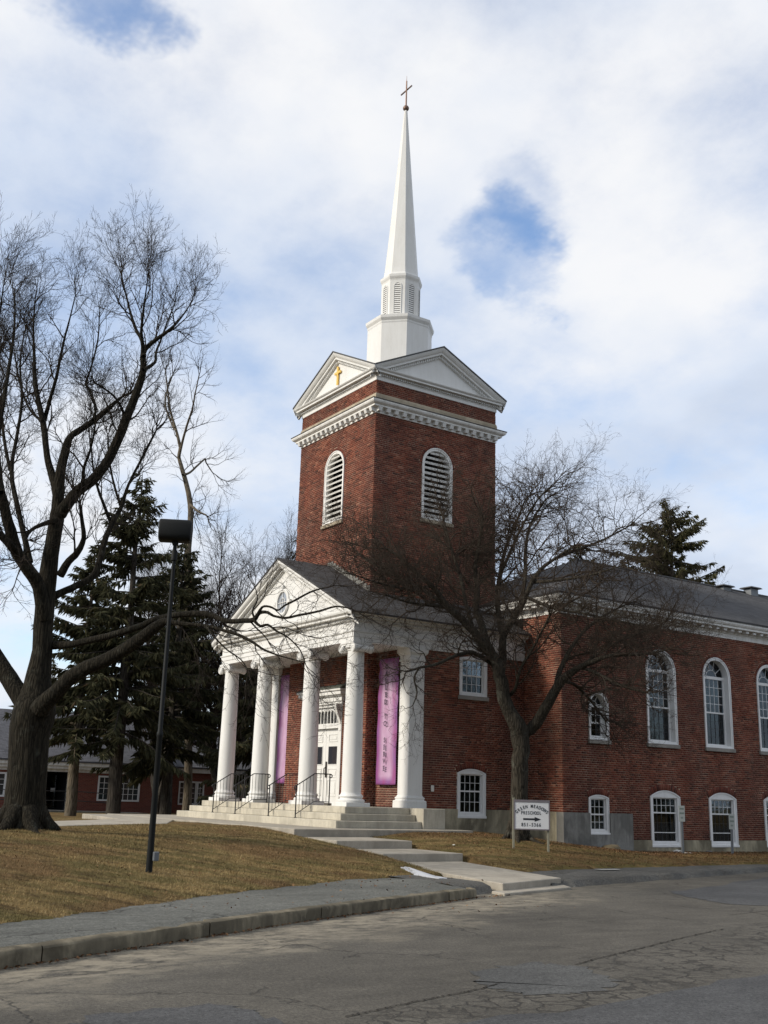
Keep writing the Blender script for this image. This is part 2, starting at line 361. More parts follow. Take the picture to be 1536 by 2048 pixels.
# ------------------------------------------------------------------ ground
KY = [-60,-15.5,-11.07,-6.55,-3.42,6.17,12,45]; KX = [42.8,20.5,18.16,16.06,14.97,12.34,11.1,10.4]
OY = [-60,-15,-11.65,-7.6,-4.5,-.3,7.8,45]; OO = [1.6,1.65,2.15,2.6,2.4,2.3,.9,.9]
WY = [-60,1.5,3,4.8,7.2,15,45]; WZ = [.72,.72,.64,.42,.18,.13,.1]
def kerbx(Y): return np.interp(Y, KY, KX)
def lawnx(Y): return kerbx(Y)-np.interp(Y, OY, OO)
def terrain(X, Y):
    X = np.asarray(X, float); Y = np.asarray(Y, float)
    w = np.interp(Y, WY, WZ)
    g = np.exp(-((Y+3.25)/2.0)**4)
    t = np.clip((lawnx(Y)-X)/(6.2+2.8*g), 0, 1)
    z = .16+(w-.16)*(1-(1-t)**(1.35-.3*g))
    b = np.clip((2-X)/20, 0, 1); b = b*b*(3-2*b)
    return z+(.36-z)*b
def walkmask(X, Y):                       # inside the footprint of the concrete path
    X = np.asarray(X, float); Y = np.asarray(Y, float)
    k = np.clip((X-10.3)/5, 0, 1)
    a = (X > 6.0) & (X < 15.6) & (Y > -4.42-.95*k) & (Y < -2.1-1.25*k)
    b = (X > -7.5) & (X < 6.12) & (Y > -4.42) & (Y < 1.45)
    return a | b
def grid_mesh(name, xs, ys, zf, mat, **kw):
    Xg, Yg = np.meshgrid(xs, ys, indexing='ij'); Z = zf(Xg, Yg); V = np.stack([Xg, Yg, Z], -1).reshape(-1, 3)
    nx, ny = len(xs), len(ys); i = np.arange(nx-1)[:, None]*ny+np.arange(ny-1)[None, :]
    F = np.stack([i, i+ny, i+ny+1, i+1], -1).reshape(-1, 4)
    return V, F
def snoise(X, Y, s, seed=0):
    r = np.random.default_rng(seed); out = np.zeros_like(X)
    for k in range(10):
        a = r.uniform(0, 6.28); f = s*r.uniform(.5, 2.2); ph = r.uniform(0, 6.28)
        out += np.sin((X*math.cos(a)+Y*math.sin(a))*f+ph)
    return out/10

def m_lawn():
    t = NT('lawn_turf'); p = t.pos()
    n = t.noise(p, .55, 7, .65); n2 = t.noise(t.mapping(p, (1, 1.6, 1), (0, 0, .5)), 5.5, 7, .7); n3 = t.noise(p, 45, 4, .7)
    st = t.mapping(t.mapping(p, (1, 1, 1), (0, 0, .6)), (2.2, .7, 1))
    c = t.ramp(n2, [(.28, (.11, .075, .034)), (.48, (.21, .146, .065)), (.66, (.29, .21, .098)), (.8, (.36, .275, .14))])
    c = t.mix(t.ramp(t.noise(st, .85, 3, .55), [(.44, 0), (.56, .85)]), c, (.13, .11, .043))
    c = t.mix(t.ramp(t.noise(p, .5, 3, .5), [(.50, 0), (.62, .7)]), c, (.17, .105, .052))
    c = t.mix(t.ramp(t.noise(st, 2.4, 4, .6), [(.52, 0), (.64, .75)]), c, (.075, .05, .025))
    c = t.mix(.6, c, t.mix(n3, (.0, .0, .0), (.9, .88, .8)), 'OVERLAY')
    t.bump(t.math('ADD', n3, t.math('MULTIPLY', n2, 1.4)), .9, .05)
    return t.set(c, .95, .1)
M['lawn'] = m_lawn()
def m_asphalt(name, base, sand=True, cracks=True, fresh=False):
    t = NT(name); p = t.pos()
    sep = t.N.new('ShaderNodeSeparateXYZ'); t.L.new(p, sep.inputs[0])
    g = t.math('ADD', t.math('MULTIPLY', t.noise(p, 120, 3, .7), .45), t.math('MULTIPLY', t.noise(p, 34, 5, .75), .55)); big_ = t.noise(p, .33, 6, .6); md = t.noise(t.mapping(p, (1, .35, 1), (0, 0, .42)), 2.3, 7, .66)
    c = t.mix(t.ramp(big_, [(.38, 0), (.62, 1)]), tuple(x*.76 for x in base), tuple(x*1.18 for x in base))
    c = t.mix(t.ramp(md, [(.46, 0), (.64, .55)]), c, tuple(x*1.5 for x in base))
    c = t.mix(t.ramp(t.noise(t.mapping(p, (1, .5, 1), (0, 0, .42)), 6.5, 6, .75), [(.50, 0), (.66, .5)]), c, tuple(x*.62 for x in base))
    c = t.mix(t.ramp(t.noise(p, 17, 5, .75), [(.50, 0), (.66, .55)]), c, tuple(x*.5 for x in base))
    c = t.mix(t.ramp(t.noise(p, 11, 5, .75), [(.56, 0), (.70, .5)]), c, tuple(x*1.7 for x in base))
    c = t.mix(.9, c, t.mix(t.ramp(g, [(.36, 0), (.64, 1)]), (.0, .0, .0), (1., .98, .94)), 'OVERLAY')
    h = t.math('MULTIPLY', g, .6)
    if sand:                                  # sand washed along the kerb
        d = t.math('SUBTRACT', t.math('ADD', sep.outputs[0], t.math('MULTIPLY', sep.outputs[1], .478)), 12.93)
        wob = t.math('MULTIPLY', t.math('SUBTRACT', t.noise(p, .62, 6, .68), .5), 3.4)
        dd = t.math('SUBTRACT', t.math('ADD', d, wob), .8)
        f = t.ramp(t.math('MULTIPLY', dd, .5), [(.0, 1), (.55, 0)])
        lim = t.ramp(t.math('MULTIPLY', t.math('ADD', sep.outputs[1], 20.0), .05), [(.72, 1), (.86, .25)])
        f = t.math('MULTIPLY', t.math('MULTIPLY', f, lim), t.ramp(t.noise(t.mapping(p, (1, .45, 1), (0, 0, .42)), 4.5, 7, .78), [(.40, .0), (.56, .95)]))
        c = t.mix(f, c, t.mix(g, (.14, .122, .09), (.33, .29, .22)))
    if cracks:
        wv = t.N.new('ShaderNodeVectorMath'); wv.operation = 'MULTIPLY_ADD'
        t.L.new(t.noise(p, 2.4, 4, .6, 0, 'Color'), wv.inputs[0]); wv.inputs[1].default_value = (.5, .5, .5); t.L.new(p, wv.inputs[2])
        e1 = t.ramp(t.voro(wv.outputs[0], 3.4), [(0, 1), (.03, .9), (.075, 0)]); e2 = t.ramp(t.voro(wv.outputs[0], .42), [(0, 1), (.009, 0)])
        # crazed strip along the far wheel track
        s_ = t.math('ADD', t.math('MULTIPLY', t.math('SUBTRACT', sep.outputs[0], 23.9), .94), t.math('MULTIPLY', t.math('ADD', sep.outputs[1], 12.2), .34))
        s_ = t.math('ADD', s_, t.math('MULTIPLY', t.math('SUBTRACT', t.noise(p, .8, 4), .5), 1.6))
        al = t.ramp(t.math('ABSOLUTE', s_), [(.45, 1), (1.0, 0)])
        al = t.math('MULTIPLY', al, t.ramp(t.noise(p, .9, 3), [(.34, 0), (.48, 1)]))
        ck = t.math('MAXIMUM', t.math('MULTIPLY', e1, al), t.math('MULTIPLY', e2, t.ramp(t.noise(p, .5, 3), [(.40, 0), (.52, .9)])))
        c = t.mix(t.math('MULTIPLY', ck, .85), c, (.025, .022, .018))
        h = t.math('SUBTRACT', h, t.math('MULTIPLY', ck, 1.6))
    t.bump(h, .5, .012)
    return t.set(c, .9, .25)
M['road'] = m_asphalt('road_asphalt', (.078, .072, .061)); M['patch'] = m_asphalt('asphalt_patch', (.070, .071, .070), False, False)
M['patch2'] = m_asphalt('newer_asphalt', (.060, .061, .063), False, False)
M['sidewalk'] = m_asphalt('sidewalk_asphalt', (.100, .102, .093), False, True); M['berm'] = m_asphalt('broken_asphalt', (.082, .080, .074), False, True)

# far ground, road, lawn
V = np.array([(-1500, -1500, -.3), (1500, -1500, -.3), (1500, 1500, -.3), (-1500, 1500, -.3)])
tag(big('ground', V, [(0, 1, 2, 3)], M['lawn']), kind='structure')
ys = np.concatenate([np.arange(-60, -20, 4), np.arange(-20, 16, 1.0), np.arange(16, 60, 6)])
V = []; F = []
for i, y in enumerate(ys):
    V += [(kerbx(y)-.5, y, 0), (kerbx(y)+9, y, 0), (140, y, 0)]
    if i: k = 3*i; F += [(k-3, k-2, k+1, k), (k-2, k-1, k+2, k+1)]
tag(big('road', V, F, M['road']), kind='structure')
xs = np.concatenate([np.arange(-90, -30, 4), np.arange(-30, 0, 1), np.arange(0, 19.5, .14), np.arange(19.5, 46, 1.0)])
ysl = np.concatenate([np.arange(-60, -24, 3), np.arange(-24, -16, .5), np.arange(-16, 14, .14), np.arange(14, 70, 2)])
def lawn_z(X, Y):
    z = terrain(X, Y)+.018*snoise(X, Y, 2.2, 3)+.010*snoise(X, Y, 7, 4)
    over = X > lawnx(Y)+.16*snoise(X, Y, 3, 9)+.07*snoise(X, Y, 9, 10)+.03
    z = np.where(over, np.minimum(z, .16)-.09-np.clip((X-lawnx(Y)-.3)*1.2, 0, .5), z)
    near = walkmask(X, Y); z = np.where(near, np.minimum(z, np.interp(X, [5, 8, 10, 16], [.60, .34, .12, -.05]))-.10, z)
    for q in ((8.7, -12.0, .9, .10), (7.9, 1.5, .9, .06)): z += q[3]*np.exp(-(((X-q[0])**2+(Y-q[1])**2)/q[2]**2))
    return z
V, F = grid_mesh('lawn', xs, ysl, lawn_z, None)
tag(big('lawn', V, F, M['lawn'], smooth=True), kind='structure')

# asphalt sidewalk behind the kerb, and the crumbling berm on the church side of the steps
def strip(name, y0, y1, dy, zprof, mat, edge):
    ys = np.arange(y0, y1, dy); S = np.linspace(0, 1, 22); V = np.zeros((len(ys), len(S), 3))
    Yg = np.repeat(ys[:, None], len(S), 1); Sg = np.repeat(S[None, :], len(ys), 0)
    xl = lawnx(Yg)-.12; xr = kerbx(Yg)+edge(Yg); X = xl+(xr-xl)*Sg
    V[..., 0] = X; V[..., 1] = Yg; V[..., 2] = zprof(X, Yg, Sg)
    n, k = len(ys), len(S); i = np.arange(n-1)[:, None]*k+np.arange(k-1)[None, :]
    return tag(big(name, V.reshape(-1, 3), np.stack([i, i+1, i+k+1, i+k], -1).reshape(-1, 4), mat, smooth=True), kind='structure')
strip('sidewalk', -40, -6.3, .16, lambda X, Y, S: .158-.018*np.clip((S-.86)/.08, 0, 1)+.008*snoise(X, Y, 2.5, 5)-.03*np.clip((Y+7.6)/1.3, 0, 1)+.05*np.clip((Y+8.2)/1.6, 0, 1)*np.exp(-((S-.45)/.3)**2), M['sidewalk'], lambda Y: -.10)
def berm_z(X, Y, S):
    e = 1-S+.09*snoise(X, Y, 5, 8)
    z = .13*np.clip(e/.16, 0, 1)**.8-.02*np.clip((.5-S)*2, 0, 1)+.008*snoise(X, Y, 11, 2)+.035*np.clip(S*2-.8, 0, 1)*snoise(X*1.7, Y, 14, 31)
    return np.where(S > .93, -.06, z)
strip('sidewalk', -3.55, 30, .07, berm_z, M['berm'], lambda Y: .14*snoise(Y, Y*.7, 4, 12))
strip('sidewalk', -6.5, -5.45, .05, lambda X, Y, S: .17*np.clip((1-S+.06*snoise(X, Y, 6, 8))/.18, 0, 1)**.6+.006*snoise(X, Y, 12, 2)-np.where(S > .95, .1, 0), M['berm'], lambda Y: -.22+.05*snoise(Y, Y, 5, 1))

# kerb: separate concrete stones
kerb = empty('kerb', (18, -11, 0)); tag(kerb, kind='structure')
y = -34.0
while y < -6.45:
    Ls = random.uniform(1.9, 2.6) if y < -9.2 else random.uniform(.55, .9)
    y1 = min(y+Ls, -6.4); n = max(2, int((y1-y)/.22)); mb = MB()
    prof = [(0, -.05), (.0, .125), (-.012, .147), (-.035, .156), (-.20, .160), (-.20, -.05)]
    rows = []
    tilt = random.uniform(-.012, .012)
    for i in range(n+1):
        yy = y+.008+(y1-y-.016)*i/n; jx = .010*math.sin(yy*7.1)+.008*math.sin(yy*17); row = []
        for px_, pz in prof:
            row.append((kerbx(yy)+px_+jx*(pz > 0)+tilt*(pz > .1)-18, yy+11, pz+(random.uniform(-.007, .007)-.02*(random.random() < .08))*(pz > .1)+tilt*.5*(pz > .1)))
        rows.append(row)
    k = len(prof); vv = [q for r in rows for q in r]
    ff = [(i*k+j, i*k+j+1, (i+1)*k+j+1, (i+1)*k+j) for i in range(n) for j in range(k-1)] + [tuple(range(k)), tuple(n*k+j for j in range(k-1, -1, -1))]
    mb.add(vv, ff); mk('kerbstone', mb, M['kerb'], kerb, smooth=40)
    y = y1
# asphalt repairs lying on the road
def patch(name, pts, mat, z, seed):
    r = random.Random(seed); out = []
    n = len(pts)
    for i in range(n):
        a, b = Vector(pts[i]), Vector(pts[(i+1) % n])
        for k in range(7):
            q = a.lerp(b, k/7); out.append((q.x+r.uniform(-.09, .09), q.y+r.uniform(-.09, .09), z))
    mb = MB(); mb.add(out, [tuple(range(len(out)))]); tag(mk(name, mb, mat, fix=False), kind='structure')
PATCHES = []

mb = MB(); mb.add([(12.30, -.03, .152), (12.40, .62, .152), (12.62, .52, .150), (12.52, -.02, .150)], [(0, 1, 2, 3)]); PAINT = mb

# limbs of the traced trees (x, y, z, radius) and outlines on the road
LEFT_LIMBS=[[(8.7,-12.0,0.69,0.497),(8.68,-12.01,1.05,0.419),(8.65,-12.03,1.72,0.387),(8.63,-12.04,2.51,0.391),(8.63,-12.02,3.11,0.421),(8.63,-12.0,3.61,0.28),(8.62,-11.99,4.33,0.202),(8.59,-12.02,5.06,0.198),(8.57,-12.03,5.81,0.188),(8.57,-12.0,6.57,0.159),(8.58,-11.97,7.12,0.154),(8.56,-11.98,7.51,0.13),(8.54,-11.99,8.16,0.106),(8.56,-11.93,8.79,0.088),(8.61,-11.84,9.06,0.069),(8.77,-11.57,9.3,0.063),(8.95,-11.28,9.64,0.057),(9.12,-11.01,9.97,0.032)],[(8.61,-11.96,7.22,0.146),(8.78,-11.87,7.4,0.132),(8.99,-11.71,7.72,0.119),(9.3,-11.42,8.05,0.112),(9.54,-11.21,8.6,0.106),(9.74,-11.09,9.23,0.1),(9.93,-10.96,9.87,0.087),(10.07,-10.91,10.33,0.073),(10.15,-10.97,10.7,0.06),(10.33,-10.86,10.9,0.047),(10.61,-10.6,11.17,0.033),(10.82,-10.45,11.42,0.02),(10.99,-10.36,11.65,0.013)],[(10.41,-11.05,10.5,0.059),(10.24,-11.06,10.91,0.04),(10.02,-11.14,11.24,0.034),(9.8,-11.21,11.67,0.027),(9.58,-11.29,12.2,0.017),(9.37,-11.36,12.74,0.011)],[(10.4,-11.06,10.59,0.046),(10.58,-11.21,10.93,0.033),(10.79,-11.29,11.19,0.026),(11.02,-11.36,11.53,0.016),(11.25,-11.42,11.86,0.01)],[(10.42,-11.04,10.19,0.046),(10.32,-10.76,10.47,0.033),(10.09,-10.67,10.8,0.027),(9.91,-10.51,11.22,0.021),(9.74,-10.33,11.76,0.017),(9.58,-10.13,12.35,0.011)],[(8.59,-11.99,7.56,0.106),(8.4,-12.05,7.96,0.094),(8.18,-12.15,8.41,0.075),(8.01,-12.2,8.79,0.068),(7.81,-12.27,9.41,0.069),(7.58,-12.39,10.04,0.056),(7.39,-12.47,10.57,0.05),(7.22,-12.5,11.19,0.036),(7.04,-12.55,11.92,0.025),(6.89,-12.55,12.67,0.015)],[(7.6,-12.21,9.58,0.056),(7.76,-12.18,10.04,0.042),(7.93,-12.14,10.55,0.038),(8.07,-12.14,11.0,0.031),(8.21,-12.13,11.43,0.024),(8.37,-12.11,11.85,0.017),(8.52,-12.09,12.33,0.011)],[(8.68,-12.03,4.95,0.154),(8.78,-12.24,5.59,0.141),(8.85,-12.5,5.91,0.134),(8.9,-12.78,6.2,0.127),(8.99,-13.01,6.65,0.114),(9.09,-13.22,7.12,0.101),(9.19,-13.43,7.59,0.082),(9.27,-13.67,8.16,0.063),(9.4,-13.84,8.94,0.044),(9.61,-13.89,9.68,0.025)],[(9.1,-12.84,6.16,0.088),(9.5,-13.32,6.4,0.074),(9.83,-13.91,6.65,0.054),(10.17,-14.48,6.87,0.035)],[(8.64,-12.09,3.0,0.226),(8.34,-12.3,3.46,0.191),(8.03,-12.53,3.87,0.18),(7.65,-12.85,4.44,0.169),(7.21,-13.28,5.03,0.145),(6.72,-13.78,5.85,0.107),(6.33,-14.12,6.75,0.068)],[(9.04,-12.02,3.09,0.211),(9.4,-11.87,3.43,0.161),(9.85,-11.56,3.84,0.148),(10.34,-11.19,4.07,0.134),(10.78,-10.9,4.34,0.127),(11.17,-10.69,4.59,0.115),(11.52,-10.54,4.76,0.078),(11.85,-10.42,4.7,0.041),(12.34,-10.06,4.63,0.035),(12.74,-9.84,4.52,0.029),(13.11,-9.65,4.39,0.029),(13.42,-9.55,4.24,0.023),(13.71,-9.49,4.1,0.02),(14.05,-9.36,3.98,0.014),(14.43,-9.16,3.87,0.009)],[(8.55,-11.87,4.46,0.103),(8.94,-11.62,4.44,0.077),(9.29,-11.43,4.48,0.07),(9.78,-11.04,4.6,0.069),(10.29,-10.62,4.77,0.069),(10.66,-10.41,4.9,0.062),(11.03,-10.19,4.97,0.062),(11.42,-9.94,4.99,0.061),(11.77,-9.76,4.96,0.058),(12.08,-9.65,4.84,0.051),(12.35,-9.58,4.77,0.048),(12.66,-9.45,4.76,0.047),(12.95,-9.37,4.75,0.047),(13.18,-9.37,4.86,0.035),(13.43,-9.33,4.84,0.029),(13.66,-9.32,4.75,0.023),(13.95,-9.22,4.69,0.022),(14.26,-9.11,4.72,0.022),(14.62,-8.91,4.77,0.019),(14.94,-8.77,4.83,0.016),(15.26,-8.63,4.76,0.011)],[(13.45,-9.55,4.75,0.034),(13.6,-9.54,4.89,0.023),(13.77,-9.48,4.89,0.02),(13.96,-9.4,4.81,0.017),(14.12,-9.37,4.87,0.017),(14.33,-9.26,4.96,0.019),(14.58,-9.09,5.1,0.017),(14.82,-8.94,5.16,0.011)],[(13.41,-9.6,4.67,0.028),(13.51,-9.51,4.56,0.026),(13.62,-9.41,4.58,0.023),(13.74,-9.3,4.47,0.017),(13.89,-9.13,4.35,0.014),(14.05,-8.95,4.12,0.011),(14.14,-8.87,3.85,0.009)],[(13.43,-9.58,4.69,0.023),(13.28,-9.57,4.86,0.017),(13.2,-9.44,5.09,0.014),(13.06,-9.41,5.3,0.009)],[(12.56,-10.16,4.59,0.023),(12.83,-10.08,4.36,0.017),(13.13,-9.95,4.11,0.014),(13.42,-9.83,3.94,0.011),(13.65,-9.78,3.74,0.009)],[(8.51,-11.93,5.45,0.098),(8.49,-11.7,5.58,0.079),(8.54,-11.36,5.79,0.073),(8.57,-11.04,6.05,0.074),(8.49,-10.9,6.55,0.068),(8.39,-10.8,6.95,0.065),(8.3,-10.67,7.29,0.062),(8.25,-10.47,7.73,0.049),(8.16,-10.35,8.18,0.035),(8.08,-10.2,8.57,0.032),(8.06,-9.97,9.14,0.029),(8.05,-9.73,9.77,0.022)],[(8.17,-10.63,7.32,0.042),(8.22,-10.83,7.67,0.035),(8.25,-11.05,8.08,0.028),(8.31,-11.23,8.56,0.021),(8.41,-11.36,9.09,0.014)],[(8.27,-10.48,7.73,0.035),(7.9,-10.56,8.31,0.025),(7.54,-10.61,8.99,0.022),(7.23,-10.6,9.69,0.015)],[(8.8,-11.84,5.9,0.091),(9.01,-11.75,6.18,0.078),(9.22,-11.65,6.36,0.071),(9.39,-11.61,6.63,0.052),(9.47,-11.71,6.99,0.039),(9.55,-11.81,7.28,0.032)],[(8.98,-11.76,7.68,0.066),(9.27,-11.72,7.84,0.046),(9.49,-11.79,8.11,0.033),(9.76,-11.78,8.43,0.026),(10.0,-11.81,8.9,0.019),(10.19,-11.93,9.26,0.013)],[(9.68,-11.07,9.25,0.04),(9.84,-11.23,9.47,0.026),(9.94,-11.48,9.67,0.023),(10.04,-11.75,9.74,0.02),(10.17,-11.96,9.76,0.013)],[(8.9,-11.52,9.39,0.034),(8.81,-11.45,9.72,0.027),(8.58,-11.57,10.17,0.028),(8.42,-11.61,10.39,0.028),(8.35,-11.51,10.79,0.021),(8.28,-11.4,11.51,0.018),(8.15,-11.38,12.14,0.012)],[(7.98,-12.36,9.44,0.034),(7.41,-12.5,9.83,0.025),(6.83,-12.64,10.58,0.022),(6.31,-12.71,11.44,0.015)],[(9.46,-13.39,7.27,0.081),(9.03,-13.49,8.26,0.07),(8.73,-13.41,9.24,0.052),(8.43,-13.31,10.21,0.04),(8.13,-13.22,11.06,0.031),(7.8,-13.18,11.85,0.021),(7.44,-13.18,12.57,0.014)],[(9.38,-13.69,8.13,0.062),(9.49,-13.99,8.88,0.05),(9.76,-14.06,9.59,0.037),(10.08,-14.04,10.16,0.025),(10.38,-14.06,10.63,0.018),(10.65,-14.12,11.1,0.012)],[(8.75,-12.47,6.09,0.064),(8.19,-12.73,7.4,0.053),(7.75,-12.83,8.26,0.047),(7.44,-12.72,9.17,0.038),(7.12,-12.63,10.12,0.032),(6.71,-12.67,11.12,0.022),(6.39,-12.59,12.05,0.015)],[(7.46,-12.79,8.34,0.041),(6.78,-12.83,9.21,0.035),(6.11,-12.88,10.36,0.029),(5.4,-12.99,11.47,0.023)],[(8.69,-12.01,7.09,0.066),(8.86,-12.48,6.82,0.039),(9.18,-12.73,6.5,0.038),(9.6,-12.82,6.06,0.031)]]
RIGHT_LIMBS=[[(7.92,1.52,0.51,0.405),(7.99,1.48,0.85,0.324),(8.05,1.43,1.37,0.284),(8.13,1.4,2.15,0.272),(8.2,1.36,2.95,0.273),(8.24,1.28,3.45,0.301),(8.18,1.05,3.9,0.233),(8.13,0.83,4.29,0.219),(8.14,0.7,4.93,0.206),(8.12,0.53,5.35,0.179),(8.06,0.3,5.59,0.165),(8.01,0.08,5.84,0.137),(7.97,-0.12,6.07,0.13),(7.83,-0.48,6.41,0.117),(7.7,-0.82,6.69,0.11),(7.63,-1.06,7.0,0.096),(7.58,-1.27,7.23,0.082),(7.41,-1.68,7.57,0.069),(7.22,-2.1,7.97,0.055),(7.05,-2.5,8.22,0.034)],[(7.94,1.54,3.37,0.249),(8.2,1.63,3.47,0.193),(8.45,1.71,3.66,0.178),(8.68,1.74,3.96,0.171),(8.91,1.78,4.26,0.164),(9.14,1.82,4.57,0.149),(9.36,1.84,4.8,0.135),(9.62,1.93,4.99,0.121),(9.88,2.03,5.13,0.094),(10.22,2.23,5.28,0.08),(10.52,2.37,5.39,0.067),(10.91,2.65,5.42,0.053),(11.33,2.98,5.44,0.039),(11.73,3.28,5.53,0.026)],[(7.64,0.92,5.4,0.154),(7.4,0.84,5.87,0.127),(7.19,0.83,6.35,0.121),(7.01,0.85,6.67,0.115),(6.83,0.87,6.93,0.101),(6.73,1.01,7.54,0.088),(6.56,1.05,8.17,0.074),(6.49,1.24,8.97,0.06),(6.42,1.43,9.78,0.045)],[(7.65,1.11,5.07,0.154),(7.76,1.09,5.44,0.14),(7.83,1.02,5.82,0.126),(7.94,1.0,6.11,0.112),(8.15,1.13,6.5,0.112),(8.34,1.24,6.84,0.098),(8.5,1.31,7.14,0.084),(8.67,1.38,7.53,0.077),(8.92,1.57,7.94,0.063),(9.18,1.79,8.18,0.049),(9.57,2.2,8.57,0.028)],[(7.69,1.17,6.06,0.099),(7.37,1.29,6.61,0.093),(7.09,1.47,7.25,0.088),(6.87,1.74,8.06,0.074),(6.7,2.08,8.91,0.06),(6.61,2.56,9.78,0.046),(6.53,3.04,10.68,0.031)],[(8.26,1.31,6.89,0.07),(8.1,1.64,7.72,0.064),(7.86,1.88,8.67,0.058),(7.69,2.21,9.51,0.044),(7.7,2.81,10.39,0.03)],[(7.74,1.06,5.13,0.084),(7.87,0.46,5.31,0.069),(7.99,-0.16,5.48,0.068),(8.16,-0.71,5.37,0.06),(8.32,-1.26,5.17,0.053),(8.49,-1.81,4.96,0.045),(8.64,-2.38,4.82,0.038),(8.81,-2.93,4.65,0.028)],[(8.67,-2.41,4.82,0.032),(8.65,-2.57,4.55,0.028),(8.75,-2.54,4.17,0.025),(8.75,-2.66,3.85,0.015)],[(8.79,2.11,4.59,0.097),(8.64,2.45,5.18,0.084),(8.56,2.91,5.79,0.071),(8.57,3.51,6.43,0.058),(8.67,4.23,6.94,0.044),(8.77,4.96,7.31,0.03)],[(7.78,1.13,4.33,0.069),(8.41,0.99,4.53,0.055),(8.94,0.71,5.01,0.047),(9.62,0.64,5.61,0.04),(10.29,0.57,6.32,0.033)],[(7.54,0.22,6.16,0.07),(7.15,0.22,7.09,0.064),(6.81,0.29,7.87,0.058),(6.38,0.24,8.83,0.044),(5.99,0.24,9.82,0.03)],[(7.53,-0.69,6.73,0.062),(7.67,-1.39,6.68,0.054),(7.78,-2.13,6.64,0.04),(7.82,-2.97,6.74,0.026)],[(9.77,2.14,5.15,0.061),(10.45,2.18,4.89,0.046),(11.11,2.23,4.58,0.039),(11.84,2.36,4.35,0.025)],[(9.27,1.92,4.81,0.068),(9.15,2.52,4.74,0.055),(9.06,3.17,4.38,0.042),(8.97,3.82,3.87,0.028)],[(7.53,-0.69,6.73,0.069),(6.96,-1.06,7.21,0.056),(6.26,-1.61,7.67,0.043),(5.59,-2.12,8.14,0.029),(5.07,-2.41,8.66,0.019)],[(7.37,-1.12,7.28,0.055),(7.47,-1.93,7.08,0.041),(7.5,-2.85,7.09,0.032),(7.58,-3.7,7.18,0.018)],[(9.11,1.85,8.2,0.056),(9.16,2.79,8.62,0.043),(9.23,3.73,9.05,0.035),(9.33,4.72,9.61,0.021)],[(8.59,1.45,7.55,0.063),(9.48,1.7,7.52,0.048),(10.38,1.96,7.56,0.035),(11.25,2.2,7.7,0.02)],[(8.5,1.31,7.14,0.063),(9.1,1.67,6.81,0.053),(9.78,2.15,6.62,0.041),(10.52,2.72,6.4,0.03),(11.18,3.16,6.22,0.019)],[(9.77,2.14,5.15,0.054),(9.89,3.15,5.8,0.041),(10.11,4.32,6.32,0.031),(10.22,5.34,6.59,0.019)],[(6.95,1.68,8.04,0.059),(7.46,2.02,9.37,0.045),(7.92,2.3,10.25,0.03),(8.39,2.58,10.74,0.019)]]
SNAG_L=[[(-22.65,5.43,0.2,0.26),(-22.65,5.43,2.16,0.216),(-22.92,5.19,6.29,0.205),(-23.18,4.97,10.31,0.194),(-23.43,4.77,13.93,0.182),(-23.51,4.8,15.66,0.168),(-23.65,4.78,17.12,0.155),(-23.88,4.59,18.16,0.14),(-24.13,4.38,19.06,0.125),(-24.39,4.17,19.98,0.102),(-24.46,4.22,20.61,0.094),(-24.72,3.99,21.69,0.079),(-25.05,3.66,22.92,0.064),(-25.28,3.5,24.19,0.048),(-25.51,3.33,25.48,0.033)],[(-24.25,4.11,19.93,0.077),(-23.73,4.02,20.67,0.07),(-23.16,3.99,21.55,0.062),(-22.59,3.98,22.29,0.054),(-22.09,3.87,23.01,0.039),(-21.55,3.8,24.01,0.03)],[(-23.85,4.28,18.83,0.077),(-24.02,4.75,19.11,0.063),(-24.18,5.28,19.7,0.056),(-24.35,5.76,20.2,0.048),(-24.7,5.99,20.11,0.04),(-24.85,6.51,19.64,0.031)],[(-24.64,3.97,21.59,0.063),(-25.44,3.86,22.46,0.048),(-26.23,3.76,23.92,0.048),(-26.63,4.26,25.76,0.034)],[(-23.43,4.69,17.06,0.076),(-22.24,4.62,16.46,0.061),(-21.02,4.6,15.98,0.045)]]
PA=[(22.32,-11.6),(22.06,-10.58),(22.56,-10.22),(23.35,-10.65),(23.68,-11.32),(23.52,-11.86),(22.98,-11.98)]
PB=[(16.13,-1.87),(15.22,0.6),(13.67,4.4),(14.16,5.33),(19.07,-1.66),(18.15,-2.7),(17.05,-2.3)]
PC=[(24.26,-13.61),(24.12,-11.64),(23.55,-8.71),(23.57,-7.36),(27.2,-11.9),(26.46,-15.19)]
PD=[(23.21,-15.8),(22.82,-15.41),(22.74,-14.45),(23.23,-14.31),(23.9,-14.35),(25.52,-15.15),(24.89,-16.35)]
PK1=[(23.66,-13.83),(23.48,-13.29),(23.31,-12.78),(23.18,-12.26),(22.97,-11.74)]
PK2=[(22.38,-10.25),(22.07,-9.51),(21.68,-8.47),(21.32,-7.55),(20.7,-5.83)]
PK3=[(19.02,-9.45),(19.23,-9.32),(19.64,-9.28)]
PK4=[(19.46,-4.2),(19.36,-3.59),(19.24,-2.99),(19.01,-1.85)]
for nm, pts, mt, z, sd in (('asphalt_patch', PA, 'patch', .004, 1), ('asphalt_patch', PB, 'patch2', .005, 2), ('asphalt_patch', PC, 'patch2', .006, 3), ('asphalt_patch', PD, 'patch2', .005, 4)):
    patch(nm, pts, M[mt], z, sd)
M['crack'] = m_plain('tar_crack', (.028, .025, .021), .9, .1)
